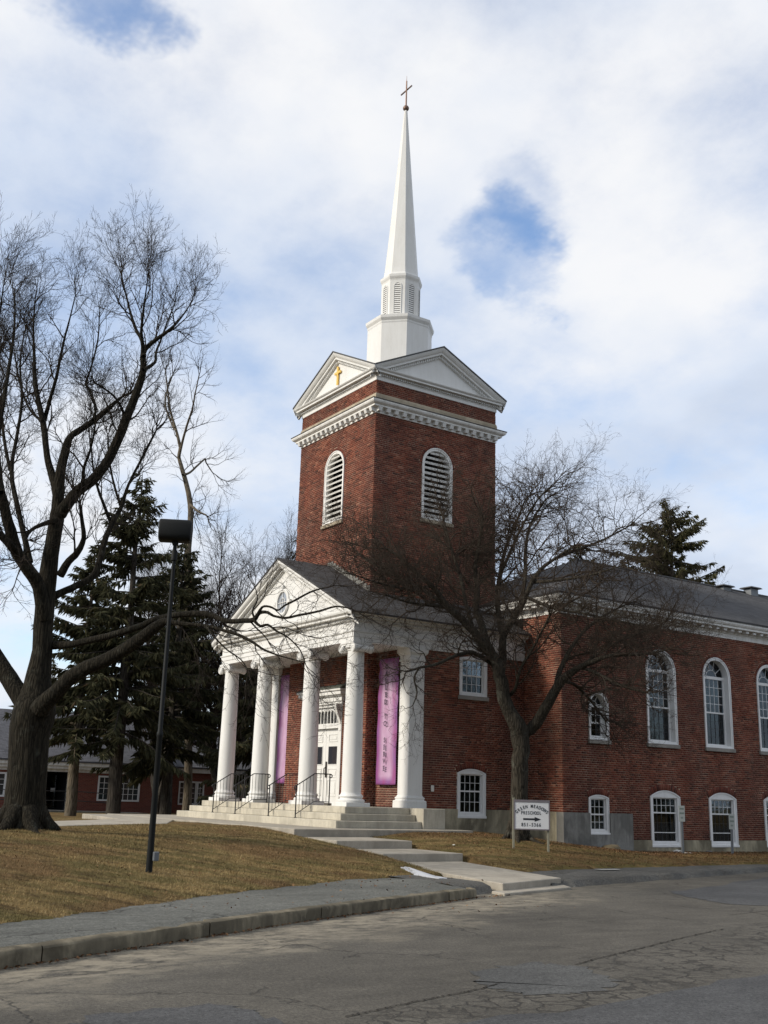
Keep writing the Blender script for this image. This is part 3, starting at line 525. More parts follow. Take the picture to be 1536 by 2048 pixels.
for k, (pts, w) in enumerate(((PK1, .014), (PK2, .014), (PK3, .012), (PK4, .012))):
    mb = MB(); r = random.Random(k); L_ = []
    for a, b in zip(pts[:-1], pts[1:]):
        for q in range(22):
            t = q/22; L_.append(Vector((a[0]+(b[0]-a[0])*t+r.uniform(-.016, .016), a[1]+(b[1]-a[1])*t+r.uniform(-.016, .016), .008)))
    for i in range(len(L_)-1):
        d = (L_[i+1]-L_[i]).normalized(); nn = Vector((-d.y, d.x, 0))
        w0 = w*r.uniform(.25, 1); a, b = L_[i], L_[i+1]
        mb.add([a-nn*w0, b-nn*w0*.8, b+nn*w0*.8, a+nn*w0], [(0, 1, 2, 3)])
    tag(mk('road_crack', mb, M['crack'], fix=False), kind='structure')

tag(mk('paint_marking', PAINT, m_plain('worn_road_paint', (.34, .34, .32), .8, .2, .4, 14), fix=False), kind='structure')
# ------------------------------------------------------------------ concrete walk, landing and porch steps
path = empty('path', (8, -3, .4)); tag(path, kind='structure')
def slab(name, poly, z0, z1, mat, parent, bevel=.012):
    o = Vector(parent.location) if parent else Vector((0, 0, 0))
    mb = MB(); mb.prism([(x-o.x, y-o.y, z0-o.z) for x, y in poly], [(x-o.x, y-o.y, (z1[i] if hasattr(z1, '__len__') else z1)-o.z) for i, (x, y) in enumerate(poly)])
    return mk(name, mb, mat, parent, bevel=bevel)
slab('slab', [(6.115, -4.36), (8.12, -4.36), (8.12, -2.14), (6.115, -2.14)], .1, .56, M['walk'], path)
slab('slab', [(8.135, -4.38), (10.15, -4.38), (10.15, -2.12), (8.135, -2.12)], -.02, .375, M['walk'], path)
slab('slab', [(10.165, -4.37), (15.40, -5.33), (14.55, -3.12), (10.165, -2.2)], -.1, [.20, .165, .165, .20], M['walk'], path)
slab('slab', [(15.41, -5.6), (15.86, -5.68), (15.1, -3.38), (14.57, -3.1)], -.1, .045, M['walk'], path)
slab('slab', [(-7.4, -4.4), (-.6, -4.4), (-.6, 1.4), (-7.4, 1.4)], .2, .748, M['walk'], path)
slab('slab', [(-.59, -4.4), (6.1, -4.4), (6.1, 1.42), (-.59, 1.42)], .2, .75, M['walk'], path)
# side walk that bends away past the old tree
slab('slab', [(-7.4, -4.42), (-1.5, -4.42), (2.2, -6.2), (5.2, -10.3), (8.3, -19.), (6.4, -19), (2.6, -10.2), (-1.5, -6.2), (-7.4, -5.3)], .3, .732, M['walk'], path)

steps = empty('porch_steps', (0, -1.2, .75)); tag(steps, 'three pale concrete steps wrapping around the portico below the white columns', 'steps')
for (hx, y0, z0, z1) in ((5.3, -2.67, .74, .945), (5.0, -2.34, .945, 1.128), (4.7, -2.02, 1.128, 1.31)):
    slab('step', [(-hx, y0), (hx, y0), (hx, .19), (-hx, .19)], z0, z1, M['concrete'], steps)
for s in (-1, 1):
    a, b = sorted((s*4.30, s*5.36))
    slab('pedestal', [(a, .20), (b, .20), (b, .98), (a, .98)], .6, 1.312, M['concrete'], steps)

# ------------------------------------------------------------------ church
church = empty('church', (0, 0, 0))
tag(church, 'red brick church with white columned portico, tall tower and white spire', 'church')
# wall frames: point = O + u*U + d*N + z
class Wall:
    def __init__(s, O, U, N): s.O = Vector(O); s.U = Vector(U); s.N = Vector(N)
    def p(s, u, d, z): return s.O+s.U*u+s.N*d+Vector((0, 0, z))
FLANK_N = Wall((6.12, 0, 0), (0, 1, 0), (1, 0, 0)); FRONT_N = Wall((0, 4.85, 0), (1, 0, 0), (0, -1, 0))
FLANK_V = Wall((4.36, 0, 0), (0, 1, 0), (1, 0, 0)); FRONT_V = Wall((0, .40, 0), (1, 0, 0), (0, -1, 0))
TF = Wall((0, 0, 0), (1, 0, 0), (0, -1, 0)); TS = Wall((2.5, 0, 0), (0, 1, 0), (1, 0, 0)); TL = Wall((-2.5, 0, 0), (0, 1, 0), (-1, 0, 0))
CO = .0677
class Op:                                     # an opening: centre, half width, sill, top, rise of its arch
    def __init__(s, u, hw, zb, zt, rise, ring): s.u, s.hw, s.zb, s.zt, s.rise, s.ring = u, hw, zb, zt, rise, ring; s.zs = zt-rise
    def geo(s):
        R_ = (s.hw**2+s.rise**2)/(2*s.rise); return R_, s.zt-R_
    def half(s, z, grow=0):
        if z < s.zb or z > s.zt+grow: return 0
        if z <= s.zs: return s.hw
        if s.rise <= 0: return s.hw if z <= s.zt else 0
        R_, zc = s.geo(); q = (R_+grow)**2-(z-zc)**2
        if q <= 0: return 0
        ca = max(.02, (s.zs-zc)/R_); return min(math.sqrt(q), s.hw+(z-s.zs)*math.sqrt(max(0, 1-ca*ca))/ca if ca > .1 else s.hw+grow)
    def arc(s, n=18, inset=0):
        R_, zc = s.geo(); a = math.asin(min(1, s.hw/R_)); R2 = R_-inset
        return [(R2*math.sin(-a+2*a*i/n), zc+R2*math.cos(-a+2*a*i/n)) for i in range(n+1)]
class Bricks:
    def __init__(s): s.c = []; s.mv = []; s.mf = []
    def wall(s, w, u0, u1, z0, z1, ops=(), top=None, corner=(1, 1)):
        n0 = int(round(z0/CO)); row = 0
        z = z0
        while z < z1-.01:
            zt = min(z+CO, z1); zm = (z+zt)/2
            a0, a1 = u0, u1
            if top: a0, a1 = top(zt, u0, u1)
            segs = [(a0, a1)] if a1 > a0 else []; msegs = list(segs)
            for o in ops:
                for which, gr in ((0, o.ring), (1, o.ring*.5)):
                    h = o.half(zm, gr)
                    if h <= 0: continue
                    src = segs if which == 0 else msegs; dst = []
                    for a, b in src:
                        if o.u+h <= a or o.u-h >= b: dst.append((a, b)); continue
                        if o.u-h > a: dst.append((a, o.u-h))
                        if o.u+h < b: dst.append((o.u+h, b))
                    if which == 0: segs = dst
                    else: msegs = dst
            for a, b in msegs:
                k = len(s.mv); s.mv += [w.p(a, 0, z), w.p(b, 0, z), w.p(b, 0, zt), w.p(a, 0, zt)]; s.mf.append((k, k+1, k+2, k+3))
            hdr = (row % 6 == 5); pitch = .1065 if hdr else .213; ph = (0 if row % 2 else .1065)+(.053 if hdr else 0)
            if zt-z > .04:
                for a, b in segs:
                    aa = a-(.008 if a == u0 else -.004); bb = b+(.008 if b == u1 else -.004)
                    x = math.floor((aa-ph)/pitch)*pitch+ph
                    while x < bb:
                        l = max(x+.005, aa); r = min(x+pitch-.005, bb)
                        if r-l > .03: s.c.append((w, l, r, z+.0055, zt-.0055))
                        x += pitch
            z += CO; row += 1
    def ring(s, w, o, n_len=.075):
        R_, zc = o.geo(); a = math.asin(min(1, o.hw/R_)); h = o.ring; R1 = R_+.004; R2 = R_+h
        cnt = max(6, int(2*a*R_/n_len)); prev = None
        for i in range(cnt):
            t0 = -a+2*a*(i+.06)/cnt; t1 = -a+2*a*(i+.94)/cnt
            s.c.append((w, o.u, zc, t0, t1, R1, R2))
        m_ = 24
        for i in range(m_):
            t0 = -a+2*a*i/m_; t1 = -a+2*a*(i+1)/m_; k = len(s.mv)
            for R_2, t in ((R1, t0), (R2+.006, t0), (R2+.006, t1), (R1, t1)): s.mv.append(w.p(o.u+R_2*math.sin(t), .003, zc+R_2*math.cos(t)))
            s.mf.append((k, k+1, k+2, k+3))
    def build(s, wallname, parent, n_single=0, note=None):
        wall = big(wallname, np.array([tuple(q) for q in s.mv]), s.mf, M['mortar'], parent)
        recs = []
        for c in s.c:
            w = c[0]; d = .005+random.uniform(-.002, .003); tone = min(1, max(0, random.gauss(.46, .2)))
            if random.random() < .05: tone = random.uniform(0, .15)
            if len(c) == 5:
                _, l, r, z0, z1 = c; base = [(l, z0), (r, z0), (r, z1), (l, z1)]
            else:
                _, u, zc, t0, t1, R1, R2 = c; tone *= .8
                base = [(u+R*math.sin(t), zc+R*math.cos(t)) for R, t in ((R1, t0), (R1, t1), (R2, t1), (R2, t0))]; d += .004
            recs.append(([w.p(u_, -.01, z_) for u_, z_ in base]+[w.p(u_, d, z_) for u_, z_ in base], tone))
        single = []
        if n_single:
            full = [i for i, c in enumerate(s.c) if len(c) == 5 and c[2]-c[1] > .19]
            full.sort(key=lambda i: (recs[i][0][4]-CAM).length); single = full[:n_single]
            ss = set(single)
            quad = [(4, 5, 6, 7), (0, 1, 5, 4), (1, 2, 6, 5), (2, 3, 7, 6), (3, 0, 4, 7)]
            cache = {}
            for i in single:
                vs_, tone = recs[i]; w, l, r, z0, z1 = s.c[i]; key = (round(r-l, 2), int(tone*7))
                if key not in cache:
                    me = bpy.data.meshes.new('brick'); o0 = w.p((l+r)/2, 0, (z0+z1)/2)
                    me.from_pydata([tuple(q-o0) for q in vs_], [], quad); me.materials.append(M['brick'])
                    at = me.attributes.new('tone', 'FLOAT', 'FACE'); at.data.foreach_set('value', [tone]*5); cache[key] = me
                share('brick', cache[key], wall, w.p((l+r)/2, 0, (z0+z1)/2))
            recs = [q for i, q in enumerate(recs) if i not in ss]
        V = np.array([[tuple(q) for q in r[0]] for r in recs]).reshape(-1, 3); n = len(recs)
        fq = np.array([(4, 5, 6, 7), (0, 1, 5, 4), (1, 2, 6, 5), (2, 3, 7, 6), (3, 0, 4, 7)])
        F = (fq[None]+8*np.arange(n)[:, None, None]).reshape(-1, 4)
        big('brickwork', V, F, M['brick'], wall, tone=np.repeat([r[1] for r in recs], 5), kind='stuff')
        return wall
# openings
BIGW = [Op(y, .714, 3.55, 6.66, .70, .11) for y in (9.33, 12.15, 15.03, 17.9, 20.8)]
SMW = Op(6.41, .43, 3.53, 5.04, .43, .10)
BASE = [Op(y, .70, .33, 2.07, .20, .21) for y in (9.33, 12.15, 15.03, 17.9, 20.8)]
SMB = Op(6.33, .43, .68, 1.86, .09, .19)
VU = Op(2.75, .54, 4.72, 5.95, .07, .012); VL = Op(2.71, .55, 1.08, 2.51, .13, .19)
TWF = Op(0, .64, 10.70, 13.30, .64, .11); TWS = Op(2.587, .64, 10.70, 13.30, .64, .11)
NB0, NBT = 1.315, 7.40
bn = Bricks()
bn.wall(FLANK_N, 4.85, 7.73, NB0, NBT, [SMW, SMB]); bn.wall(FLANK_N, 7.73, 26, .52, NBT, BIGW+BASE)
bn.wall(FRONT_N, 4.36, 6.12, NB0, NBT)
for o in BIGW+BASE+[SMW, SMB]: bn.ring(FLANK_N, o)
nave_wall = bn.build('nave_wall', church)
bv = Bricks()
bv.wall(FLANK_V, .80, 4.85, NB0, 6.05, [VU, VL]); bv.ring(FLANK_V, VL)
vest_wall = bv.build('vestibule_wall', church, 300)
for a, b in ((2.5, 3.9), (-3.9, -2.5)):
    bp_ = Bricks(); bp_.wall(FRONT_V, a, b, 1.31, 6.05); bp_.build('porch_wall', church)
bt = Bricks()
DOOR = Op(0, 1.12, 1.31, 4.46, 0, 0)
bt.wall(TF, -2.5, 2.5, 1.31, 6.05, [DOOR])
bt.wall(TS, 0, .40, 1.31, 6.05); bt.wall(TL, 0, .40, 1.31, 6.05)
bt.wall(TF, -2.5, 2.5, 7.55, 14.04, [TWF]); bt.wall(TS, 0, 5.174, 7.55, 14.04, [TWS])
bt.ring(TF, TWF); bt.ring(TS, TWS)
bt.wall(TF, -2.5, 2.5, 14.73, 15.22); bt.wall(TS, 0, 5.174, 14.73, 15.22)
tower_wall = bt.build('tower_wall', church)
# walls on the far sides
mb = MB()
mb.add([(-2.5, 0, 7), (-2.5, 5.174, 7), (-2.5, 5.174, 15.3), (-2.5, 0, 15.3)], [(0, 1, 2, 3)])
mb.add([(-2.5, 5.174, 7), (2.5, 5.174, 7), (2.5, 5.174, 15.3), (-2.5, 5.174, 15.3)], [(0, 1, 2, 3)])
mb.add([(-4.36, .8, .6), (-4.36, 4.85, .6), (-4.36, 4.85, 6.1), (-4.36, .8, 6.1)], [(0, 1, 2, 3)])
mb.add([(-6.12, 4.85, 0), (-6.12, 28, 0), (-6.12, 28, 7.5), (-6.12, 4.85, 7.5)], [(0, 1, 2, 3)])
mb.add([(-6.12, 4.85, 0), (-4.36, 4.85, 0), (-4.36, 4.85, 7.5), (-6.12, 4.85, 7.5)], [(0, 1, 2, 3)])
mb.add([(-6.12, 28, 0), (6.12, 28, 0), (6.12, 28, 7.5), (-6.12, 28, 7.5)], [(0, 1, 2, 3)])
mb.add([(6.12, 26, 0), (6.12, 28, 0), (6.12, 28, 7.5), (6.12, 26, 7.5)], [(0, 1, 2, 3)])
mk('rear_wall', mb, M['farbrick'], church, fix=False)

# foundation
f1 = MB(); f1.box(4.0, 4.43, .99, 2.16, 0, 1.314); f1.box(4.0, 4.43, 3.26, 4.85, 0, 1.314); f1.box(4.0, 4.43, 2.16, 3.26, 0, 1.08); mk('foundation', f1, M['found'], church)
f1 = MB(); f1.box(4.44, 6.10, 4.80, 5.0, 0, 1.314); mk('foundation', f1, M['found'], church)
f1 = MB()
for a, b in ((4.78, SMB.u-.43), (SMB.u+.43, 7.74)): f1.box(5.9, 6.215, a, b, -.1, 1.312)
f1.box(5.9, 6.215, SMB.u-.43, SMB.u+.43, -.1, SMB.zb); mk('foundation', f1, M['found2'], church)
f1 = MB(); y = 7.745
for o in BASE: f1.box(5.9, 6.175, y, o.u-.70, -.1, .52); f1.box(5.9, 6.175, o.u-.70, o.u+.70, -.1, o.zb); y = o.u+.70
f1.box(5.9, 6.175, y, 26, -.1, .52); mk('foundation', f1, M['found'], church)
st = MB(); st.lathe([(.24, -.1), (.27, .02), (.25, .12), (.18, .20), (.05, .22)], 7, phase=.4)
st.v = [(x*1.05*(1+.15*math.sin(3*y+2)), y*1.25*(1+.12*math.cos(4*x)), z*(1+.2*math.sin(5*x))) for x, y, z in st.v]
tag(mk('stone', st, m_concrete('field_stone', (.20, .16, .10), .5), loc=(6.52, 6.42, .18), smooth=50), 'brown field stone below the small basement window of the church', 'stone')

# ---------------- windows
M['dimframe'] = m_plain('screened_muntin', (.055, .058, .06), .7)
pane_cache = {}
def pane(w, u, z, pw, ph, d, parent, mat='glass'):
    key = (id(w), round(pw, 3), round(ph, 3), mat)
    if key not in pane_cache:
        me = bpy.data.meshes.new('pane'); q = [(-pw/2, -ph/2), (pw/2, -ph/2), (pw/2, ph/2), (-pw/2, ph/2)]
        vs_ = [w.U*a+Vector((0, 0, b)) for a, b in q]+[w.U*a+Vector((0, 0, b))-w.N*.006 for a, b in q]
        me.from_pydata([tuple(v) for v in vs_], [], [(0, 1, 2, 3), (7, 6, 5, 4), (0, 1, 5, 4), (1, 2, 6, 5), (2, 3, 7, 6), (3, 0, 4, 7)])
        bm = bmesh.new(); bm.from_mesh(me); bmesh.ops.recalc_face_normals(bm, faces=bm.faces); bm.to_mesh(me); bm.free()
        me.materials.append(M[mat]); pane_cache[key] = me
    o = share('pane', pane_cache[key], parent, w.p(u, d, z)); return o
def wbox(mb, w, u0, u1, d0, d1, z0, z1):
    q = [w.p(u0, d0, z0), w.p(u1, d0, z0), w.p(u1, d1, z0), w.p(u0, d1, z0), w.p(u0, d0, z1), w.p(u1, d0, z1), w.p(u1, d1, z1), w.p(u0, d1, z1)]
    return mb.add(q, [(3, 2, 1, 0), (4, 5, 6, 7), (0, 1, 5, 4), (1, 2, 6, 5), (2, 3, 7, 6), (3, 0, 4, 7)])
def ring_prism(mb, w, outer, inner, d0, d1, uc):
    n = len(outer); A = [w.p(uc+u, d1, z) for u, z in outer]; B = [w.p(uc+u, d1, z) for u, z in inner]
    C_ = [w.p(uc+u, d0, z) for u, z in outer]; D = [w.p(uc+u, d0, z) for u, z in inner]
    F = []
    for i in range(n):
        j = (i+1) % n; F += [(i, j, n+j, n+i), (n+i, n+j, 3*n+j, 3*n+i), (2*n+i, 2*n+j, j, i), (3*n+i, 3*n+j, 2*n+j, 2*n+i)]
    mb.add(A+B+C_+D, F)
def outline(o, inset, bottom, round_in, n=18):
    arc = o.arc(n)
    out = [(-o.hw, o.zb)]+arc+[(o.hw, o.zb)]
    if round_in:
        inn_arc = [(u*(1-inset/o.hw), o.zs+(z-o.zs)*(1-inset/o.rise)) for u, z in arc]
    else:
        hw = o.hw-inset; zt = o.zs-.03; inn_arc = [(-hw+2*hw*i/n, zt) for i in range(n+1)]
    inn = [(inn_arc[0][0], o.zb+bottom)]+inn_arc+[(inn_arc[-1][0], o.zb+bottom)]
    return out, inn
def window(w, o, kind, name='window'):
    root = empty(name, w.p(o.u, 0, o.zb), church); off = -Vector(root.location)
    def put(nm, mb, mat, **kw):
        mb.v = [tuple(Vector(v)+off) for v in mb.v]; return mk(nm, mb, mat, root, **kw)
    rnd = kind in ('big', 'small', 'louver'); inset = {'big': .10, 'small': .085, 'base': .13, 'smallbase': .10, 'vest': .11, 'vestlow': .12, 'louver': .10}[kind]
    depth = .05 if kind in ('base', 'smallbase', 'vestlow', 'vest') else .20
    bt_ = .12 if kind in ('base', 'smallbase', 'vestlow') else .09
    out, inn = outline(o, inset, bt_, rnd)
    mb = MB(); ring_prism(mb, w, out, inn, -depth-.06, .022, o.u)
    # raised outer bead
    out2, inn2 = outline(o, inset*.35, bt_*.35, True) if rnd else (out, [(u*(1-.03/o.hw), z-.03 if z > o.zb+.1 else z+.03) for u, z in out])
    ring_prism(mb, w, out, inn2, .022, .042, o.u)
    put('frame', mb, M['frame'] if kind != 'louver' else M['white2'])
    iw = abs(inn[1][0]); z0 = o.zb+bt_; z1 = inn[1][1]
    sb = MB()
    if kind in ('big', 'small', 'vest', 'louver'): wbox(sb, w, o.u-o.hw-.05, o.u+o.hw+.05, -.05, .085, o.zb-.125, o.zb+.002); put('sill', sb, M['sill'] if kind != 'louver' else M['stone'], bevel=.01)
    else: wbox(sb, w, o.u-o.hw-.01, o.u+o.hw+.01, -.05, .075, o.zb-.03, o.zb+.045); put('sill', sb, M['frame'], bevel=.008)
    if kind == 'louver':
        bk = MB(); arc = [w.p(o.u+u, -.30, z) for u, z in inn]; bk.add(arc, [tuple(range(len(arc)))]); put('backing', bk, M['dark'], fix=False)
        nsl = 13; step = (o.zt-.10-z0)/nsl
        for i in range(nsl):
            za = z0+step*(i+.15); hw = iw
            zc = za+.08
            if zc > o.zs:
                R_, c0 = o.geo(); R_ -= inset; q = R_**2-(zc-c0)**2
                if q < .02: continue
                hw = math.sqrt(q)
            sl = MB(); q = []
            for dd, zz in ((.0, za), (.022, za+.050), (-.15, za+.150), (-.17, za+.10)):
                q += [w.p(o.u-hw, dd, zz), w.p(o.u+hw, dd, zz)]
            sl.add(q, [(0, 1, 3, 2), (2, 3, 5, 4), (4, 5, 7, 6), (6, 7, 1, 0), (0, 2, 4, 6), (1, 3, 5, 7)]); put('slat', sl, M['white2'])
        return root
    # dark room behind the glass
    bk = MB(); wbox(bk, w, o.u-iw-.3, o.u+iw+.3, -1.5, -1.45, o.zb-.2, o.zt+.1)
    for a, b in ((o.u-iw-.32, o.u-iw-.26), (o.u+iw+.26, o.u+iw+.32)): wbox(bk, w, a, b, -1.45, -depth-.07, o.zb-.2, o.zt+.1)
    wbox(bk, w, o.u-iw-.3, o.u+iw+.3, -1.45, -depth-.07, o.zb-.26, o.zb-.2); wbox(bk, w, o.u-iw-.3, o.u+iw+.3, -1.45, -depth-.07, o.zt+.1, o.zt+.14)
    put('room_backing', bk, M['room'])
    g = -depth-.02
    sash = MB(); mun = MB(); mun2 = MB()
    def bars(cols, rows, a0, a1, b0, b1, d, th=.014, mat='glass'):
        mun_ = mun2 if mat == 'pane_dark' else mun
        cw = (a1-a0)/cols; ch = (b1-b0)/rows
        for i in range(1, cols): wbox(mun_, w, a0+cw*i-th/2, a0+cw*i+th/2, d-.012, d+.012, b0, b1)
        for j in range(1, rows): wbox(mun_, w, a0, a1, d-.0115, d+.0125, b0+ch*j-th/2, b0+ch*j+th/2)
        for i in range(cols):
            for j in range(rows): pane(w, a0+cw*(i+.5)-0, b0+ch*(j+.5), cw-th*.6, ch-th*.6, d, root, mat).location = w.p(a0+cw*(i+.5), d, b0+ch*(j+.5))+off
    if kind in ('big', 'small'):
        wbox(sash, w, o.u-iw, o.u+iw, g-.03, g+.05, o.zs-.05, o.zs+.05)
        zm = (z0+o.zs-.05)/2-.02
        wbox(sash, w, o.u-iw, o.u+iw, g-.02, g+.03, zm-.025, zm+.025)
        for s_ in (-1, 1): wbox(sash, w, o.u+s_*iw-.025*(1+s_), o.u+s_*iw+.025*(1-s_), g-.021, g+.031, z0, o.zs-.05)
        wbox(sash, w, o.u-iw, o.u+iw, g-.022, g+.032, z0, z0+.05)
        cols = 5 if kind == 'big' else 3; rows = 4 if kind == 'big' else 2
        bars(cols, rows, o.u-iw+.05, o.u+iw-.05, zm+.025, o.zs-.05, g, .016)
        bars(cols, rows, o.u-iw+.05, o.u+iw-.05, z0+.05, zm-.025, g-.012, .010, 'pane_dark')
        # fanlight
        r1 = iw; fan = MB(); c0 = (o.u, o.zs+.05); na = 16
        pts = [w.p(c0[0]+(r1-.01)*math.cos(math.pi*i/na), g, c0[1]-.05+(r1-.01)*math.sin(math.pi*i/na)) for i in range(na+1)]
        fan.add(pts+[p_-w.N*.006 for p_ in pts], [tuple(range(na+1)), tuple(range(2*na+1, na, -1))]); put('pane', fan, M['glass'], fix=True)
        for i in range(1, 5 if kind == 'big' else 3):
            a = math.pi*i/(5 if kind == 'big' else 3)
            for ra, rb in ((r1*.45, r1),):
                A = Vector((math.cos(a), math.sin(a))); T = Vector((-A.y, A.x))*.008; q = []
                for dd in (g-.01, g+.012):
                    for rr, sg in ((ra, -1), (rb, -1), (rb, 1), (ra, 1)): q.append(w.p(c0[0]+A.x*rr+T.x*sg, dd, o.zs+A.y*rr+T.y*sg))
                mun.add(q, [(0, 1, 2, 3), (4, 5, 6, 7), (0, 1, 5, 4), (1, 2, 6, 5), (2, 3, 7, 6), (3, 0, 4, 7)])
        for i in range(12):
            q = []
            for dd in (g-.009, g+.011):
                for rr, a in ((r1*.45-.008, math.pi*i/12), (r1*.45-.008, math.pi*(i+1)/12), (r1*.45+.008, math.pi*(i+1)/12), (r1*.45+.008, math.pi*i/12)): q.append(w.p(c0[0]+rr*math.cos(a), dd, o.zs+rr*math.sin(a)))
            mun.add(q, [(0, 1, 2, 3), (4, 5, 6, 7), (0, 1, 5, 4), (2, 3, 7, 6)])
    else:
        rat = {'base': .66, 'smallbase': .5, 'vest': .52, 'vestlow': .56}[kind]; zm = z0+(z1-z0)*rat
        for s_ in (-1, 1): wbox(sash, w, o.u+s_*iw-.02*(1+s_), o.u+s_*iw+.02*(1-s_), g-.021, g+.031, z0, z1)
        wbox(sash, w, o.u-iw, o.u+iw, g-.022, g+.032, z0, z0+.04); wbox(sash, w, o.u-iw, o.u+iw, g-.022, g+.032, z1-.035, z1)
        wbox(sash, w, o.u-iw, o.u+iw, g-.02, g+.033, zm-.022, zm+.022)
        cols = {'base': 5, 'smallbase': 3, 'vest': 4, 'vestlow': 4}[kind]
        bars(cols, 2, o.u-iw+.04, o.u+iw-.04, zm+.022, z1-.035, g, .014, 'glass' if kind == 'vest' else 'glass2')
        if kind == 'base':
            zr = z0+(zm-z0)*.33; wbox(sash, w, o.u-iw, o.u+iw, g-.02, g+.028, zr-.012, zr+.012)
            bars(5, 2, o.u-iw+.04, o.u+iw-.04, zr+.012, zm-.022, g-.012, .008, 'pane_dark'); bars(5, 1, o.u-iw+.04, o.u+iw-.04, z0+.04, zr-.012, g-.012, .008, 'pane_dark')
        else: bars(cols, 2, o.u-iw+.04, o.u+iw-.04, z0+.04, zm-.022, g-.006, .014, 'glass2')
        if kind in ('base', 'smallbase', 'vestlow'):
            for a, b in ((o.u-iw, o.u-iw*.15), (o.u+iw*.45, o.u+iw)) if kind == 'base' else ((o.u+iw*.35, o.u+iw),):
                cu = MB(); nf = 20; q = []
                for i in range(nf+1):
                    uu = a+(b-a)*i/nf; dd = g-.22+.03*math.sin(i*1.9)
                    q += [w.p(uu, dd, z0), w.p(uu, dd, z1)]
                cu.add(q, [(2*i, 2*i+2, 2*i+3, 2*i+1) for i in range(nf)]); put('curtain', cu, M['curtain'], fix=False, smooth=60)
    put('sash', sash, M['frame']); put('muntins', mun, M['frame'])
    if mun2.v: put('screened_muntins', mun2, M['dimframe'])
    return root
for o in BIGW[:4]: window(FLANK_N, o, 'big')
window(FLANK_N, SMW, 'small')
for o in BASE[:4]: window(FLANK_N, o, 'base')
window(FLANK_N, SMB, 'smallbase')
window(FLANK_V, VU, 'vest'); window(FLANK_V, VL, 'vestlow')
window(TF, TWF, 'louver', 'louver_window'); window(TS, TWS, 'louver', 'louver_window')

# ---------------- profiles around rectangles
def rect_profile(mb, hx, y0, y1, prof, cx=0):         # prof: (out, z); closed round the rectangle
    n = len(prof); k = len(mb.v)
    for o_, z in prof: mb.v += [(cx-hx-o_, y0-o_, z), (cx+hx+o_, y0-o_, z), (cx+hx+o_, y1+o_, z), (cx-hx-o_, y1+o_, z)]
    for i in range(n-1):
        for j in range(4): mb.f.append((k+4*i+j, k+4*i+(j+1) % 4, k+4*i+4+(j+1) % 4, k+4*i+4+j))
def u_profile(mb, hx, y0, y1, prof):                  # open at the back
    n = len(prof); k = len(mb.v)
    for o_, z in prof: mb.v += [(-hx-o_, y1, z), (-hx-o_, y0-o_, z), (hx+o_, y0-o_, z), (hx+o_, y1, z)]
    for i in range(n-1):
        for j in range(3): mb.f.append((k+4*i+j, k+4*i+j+1, k+4*i+4+j+1, k+4*i+4+j))
# portico entablature
PW, PY = 4.407, -1.749
e = MB(); u_profile(e, PW, PY, 4.85, [(-.52, 6.0), (0, 6.0), (0, 6.13), (.022, 6.135), (.022, 6.26), (.05, 6.275), (.055, 6.315), (.0, 6.32), (.0, 6.585)]); mk('entablature', e, M['white'], church, fix=False)
e = MB(); u_profile(e, PW, PY, 4.85, [(.0, 6.583), (.05, 6.60), (.05, 6.68), (.10, 6.69), (.20, 6.70), (.215, 6.705), (.215, 6.76), (.25, 6.775), (.29, 6.80), (.305, 6.835), (.31, 6.86)])
corn = mk('cornice', e, M['white'], church, fix=False)
dn = MB()
for x in np.arange(-PW+.03, PW, .085): dn.box(x, x+.05, PY-.092, PY-.045, 6.602, 6.672)
for y in np.arange(PY+.03, 4.8, .085): dn.box(PW+.045, PW+.092, y, y+.05, 6.602, 6.672)
mk('dentils', dn, M['white'], corn, fix=False, kind='stuff')
# soffit of the portico and its plain beam behind the columns
e = MB(); e.box(-PW+.50, PW-.50, PY+.45, .45, 6.02, 6.10); mk('ceiling', e, M['white'], church)
e = MB()
for s in (-1, 1):
    a, b = sorted((s*(PW-.01), s*(PW-.53))); e.box(a, b, PY+.4, .5, 6.003, 6.3)
mk('side_beam', e, M['white'], church)

# gable front and raking cornices.  points: P = apex/eave line, profile (out, dz)
def rake(mb, axis, plane, half, ze, za, prof, centre=0, out=-1):
    # gable in a vertical plane; axis 'X' (plane at y) or 'Y' (plane at x); out = direction of the outside
    for s in (-1, 1):
        k = len(mb.v); n = len(prof)
        for t in (0, 1):
            h = half*(1-t); z = ze+(za-ze)*t
            for o_, dz in prof:
                a = centre+s*h; b = plane+out*o_
                mb.v.append((a, b, z+dz) if axis == 'X' else (b, a, z+dz))
        for i in range(n-1): mb.f.append((k+i, k+i+1, k+n+i+1, k+n+i))
        mb.f.append(tuple(k+i for i in range(n)))
RPROF = [(0, -.40), (.05, -.385), (.05, -.30), (.10, -.285), (.20, -.27), (.215, -.265), (.215, -.20), (.25, -.18), (.29, -.14), (.31, -.09), (.31, -.03)]
PE, PYE = 4.72, -2.05
ZA, ZE = 9.14, 6.83
e = MB(); rake(e, 'X', PY, PE, ZE+.0, ZA, [(o_, dz) for o_, dz in RPROF]); rk = mk('raking_cornice', e, M['white'], church, fix=False)
dn = MB(); slope = (ZA-ZE)/PE
for s in (-1, 1):
    for x in np.arange(.05, PE-.75, .085):
        z = ZA-slope*x; q = []
        for dy in (-.095, -.045):
            for dx, dz in ((0, -.375), (.05, -.375-.05*slope), (.05, -.302-.05*slope), (0, -.302)): q.append((s*(x+dx), PY+dy, z+dz))
        dn.add(q, [(0, 1, 2, 3), (4, 5, 6, 7), (0, 1, 5, 4), (1, 2, 6, 5), (2, 3, 7, 6), (3, 0, 4, 7)])
mk('dentils', dn, M['white'], rk, fix=False, kind='stuff')
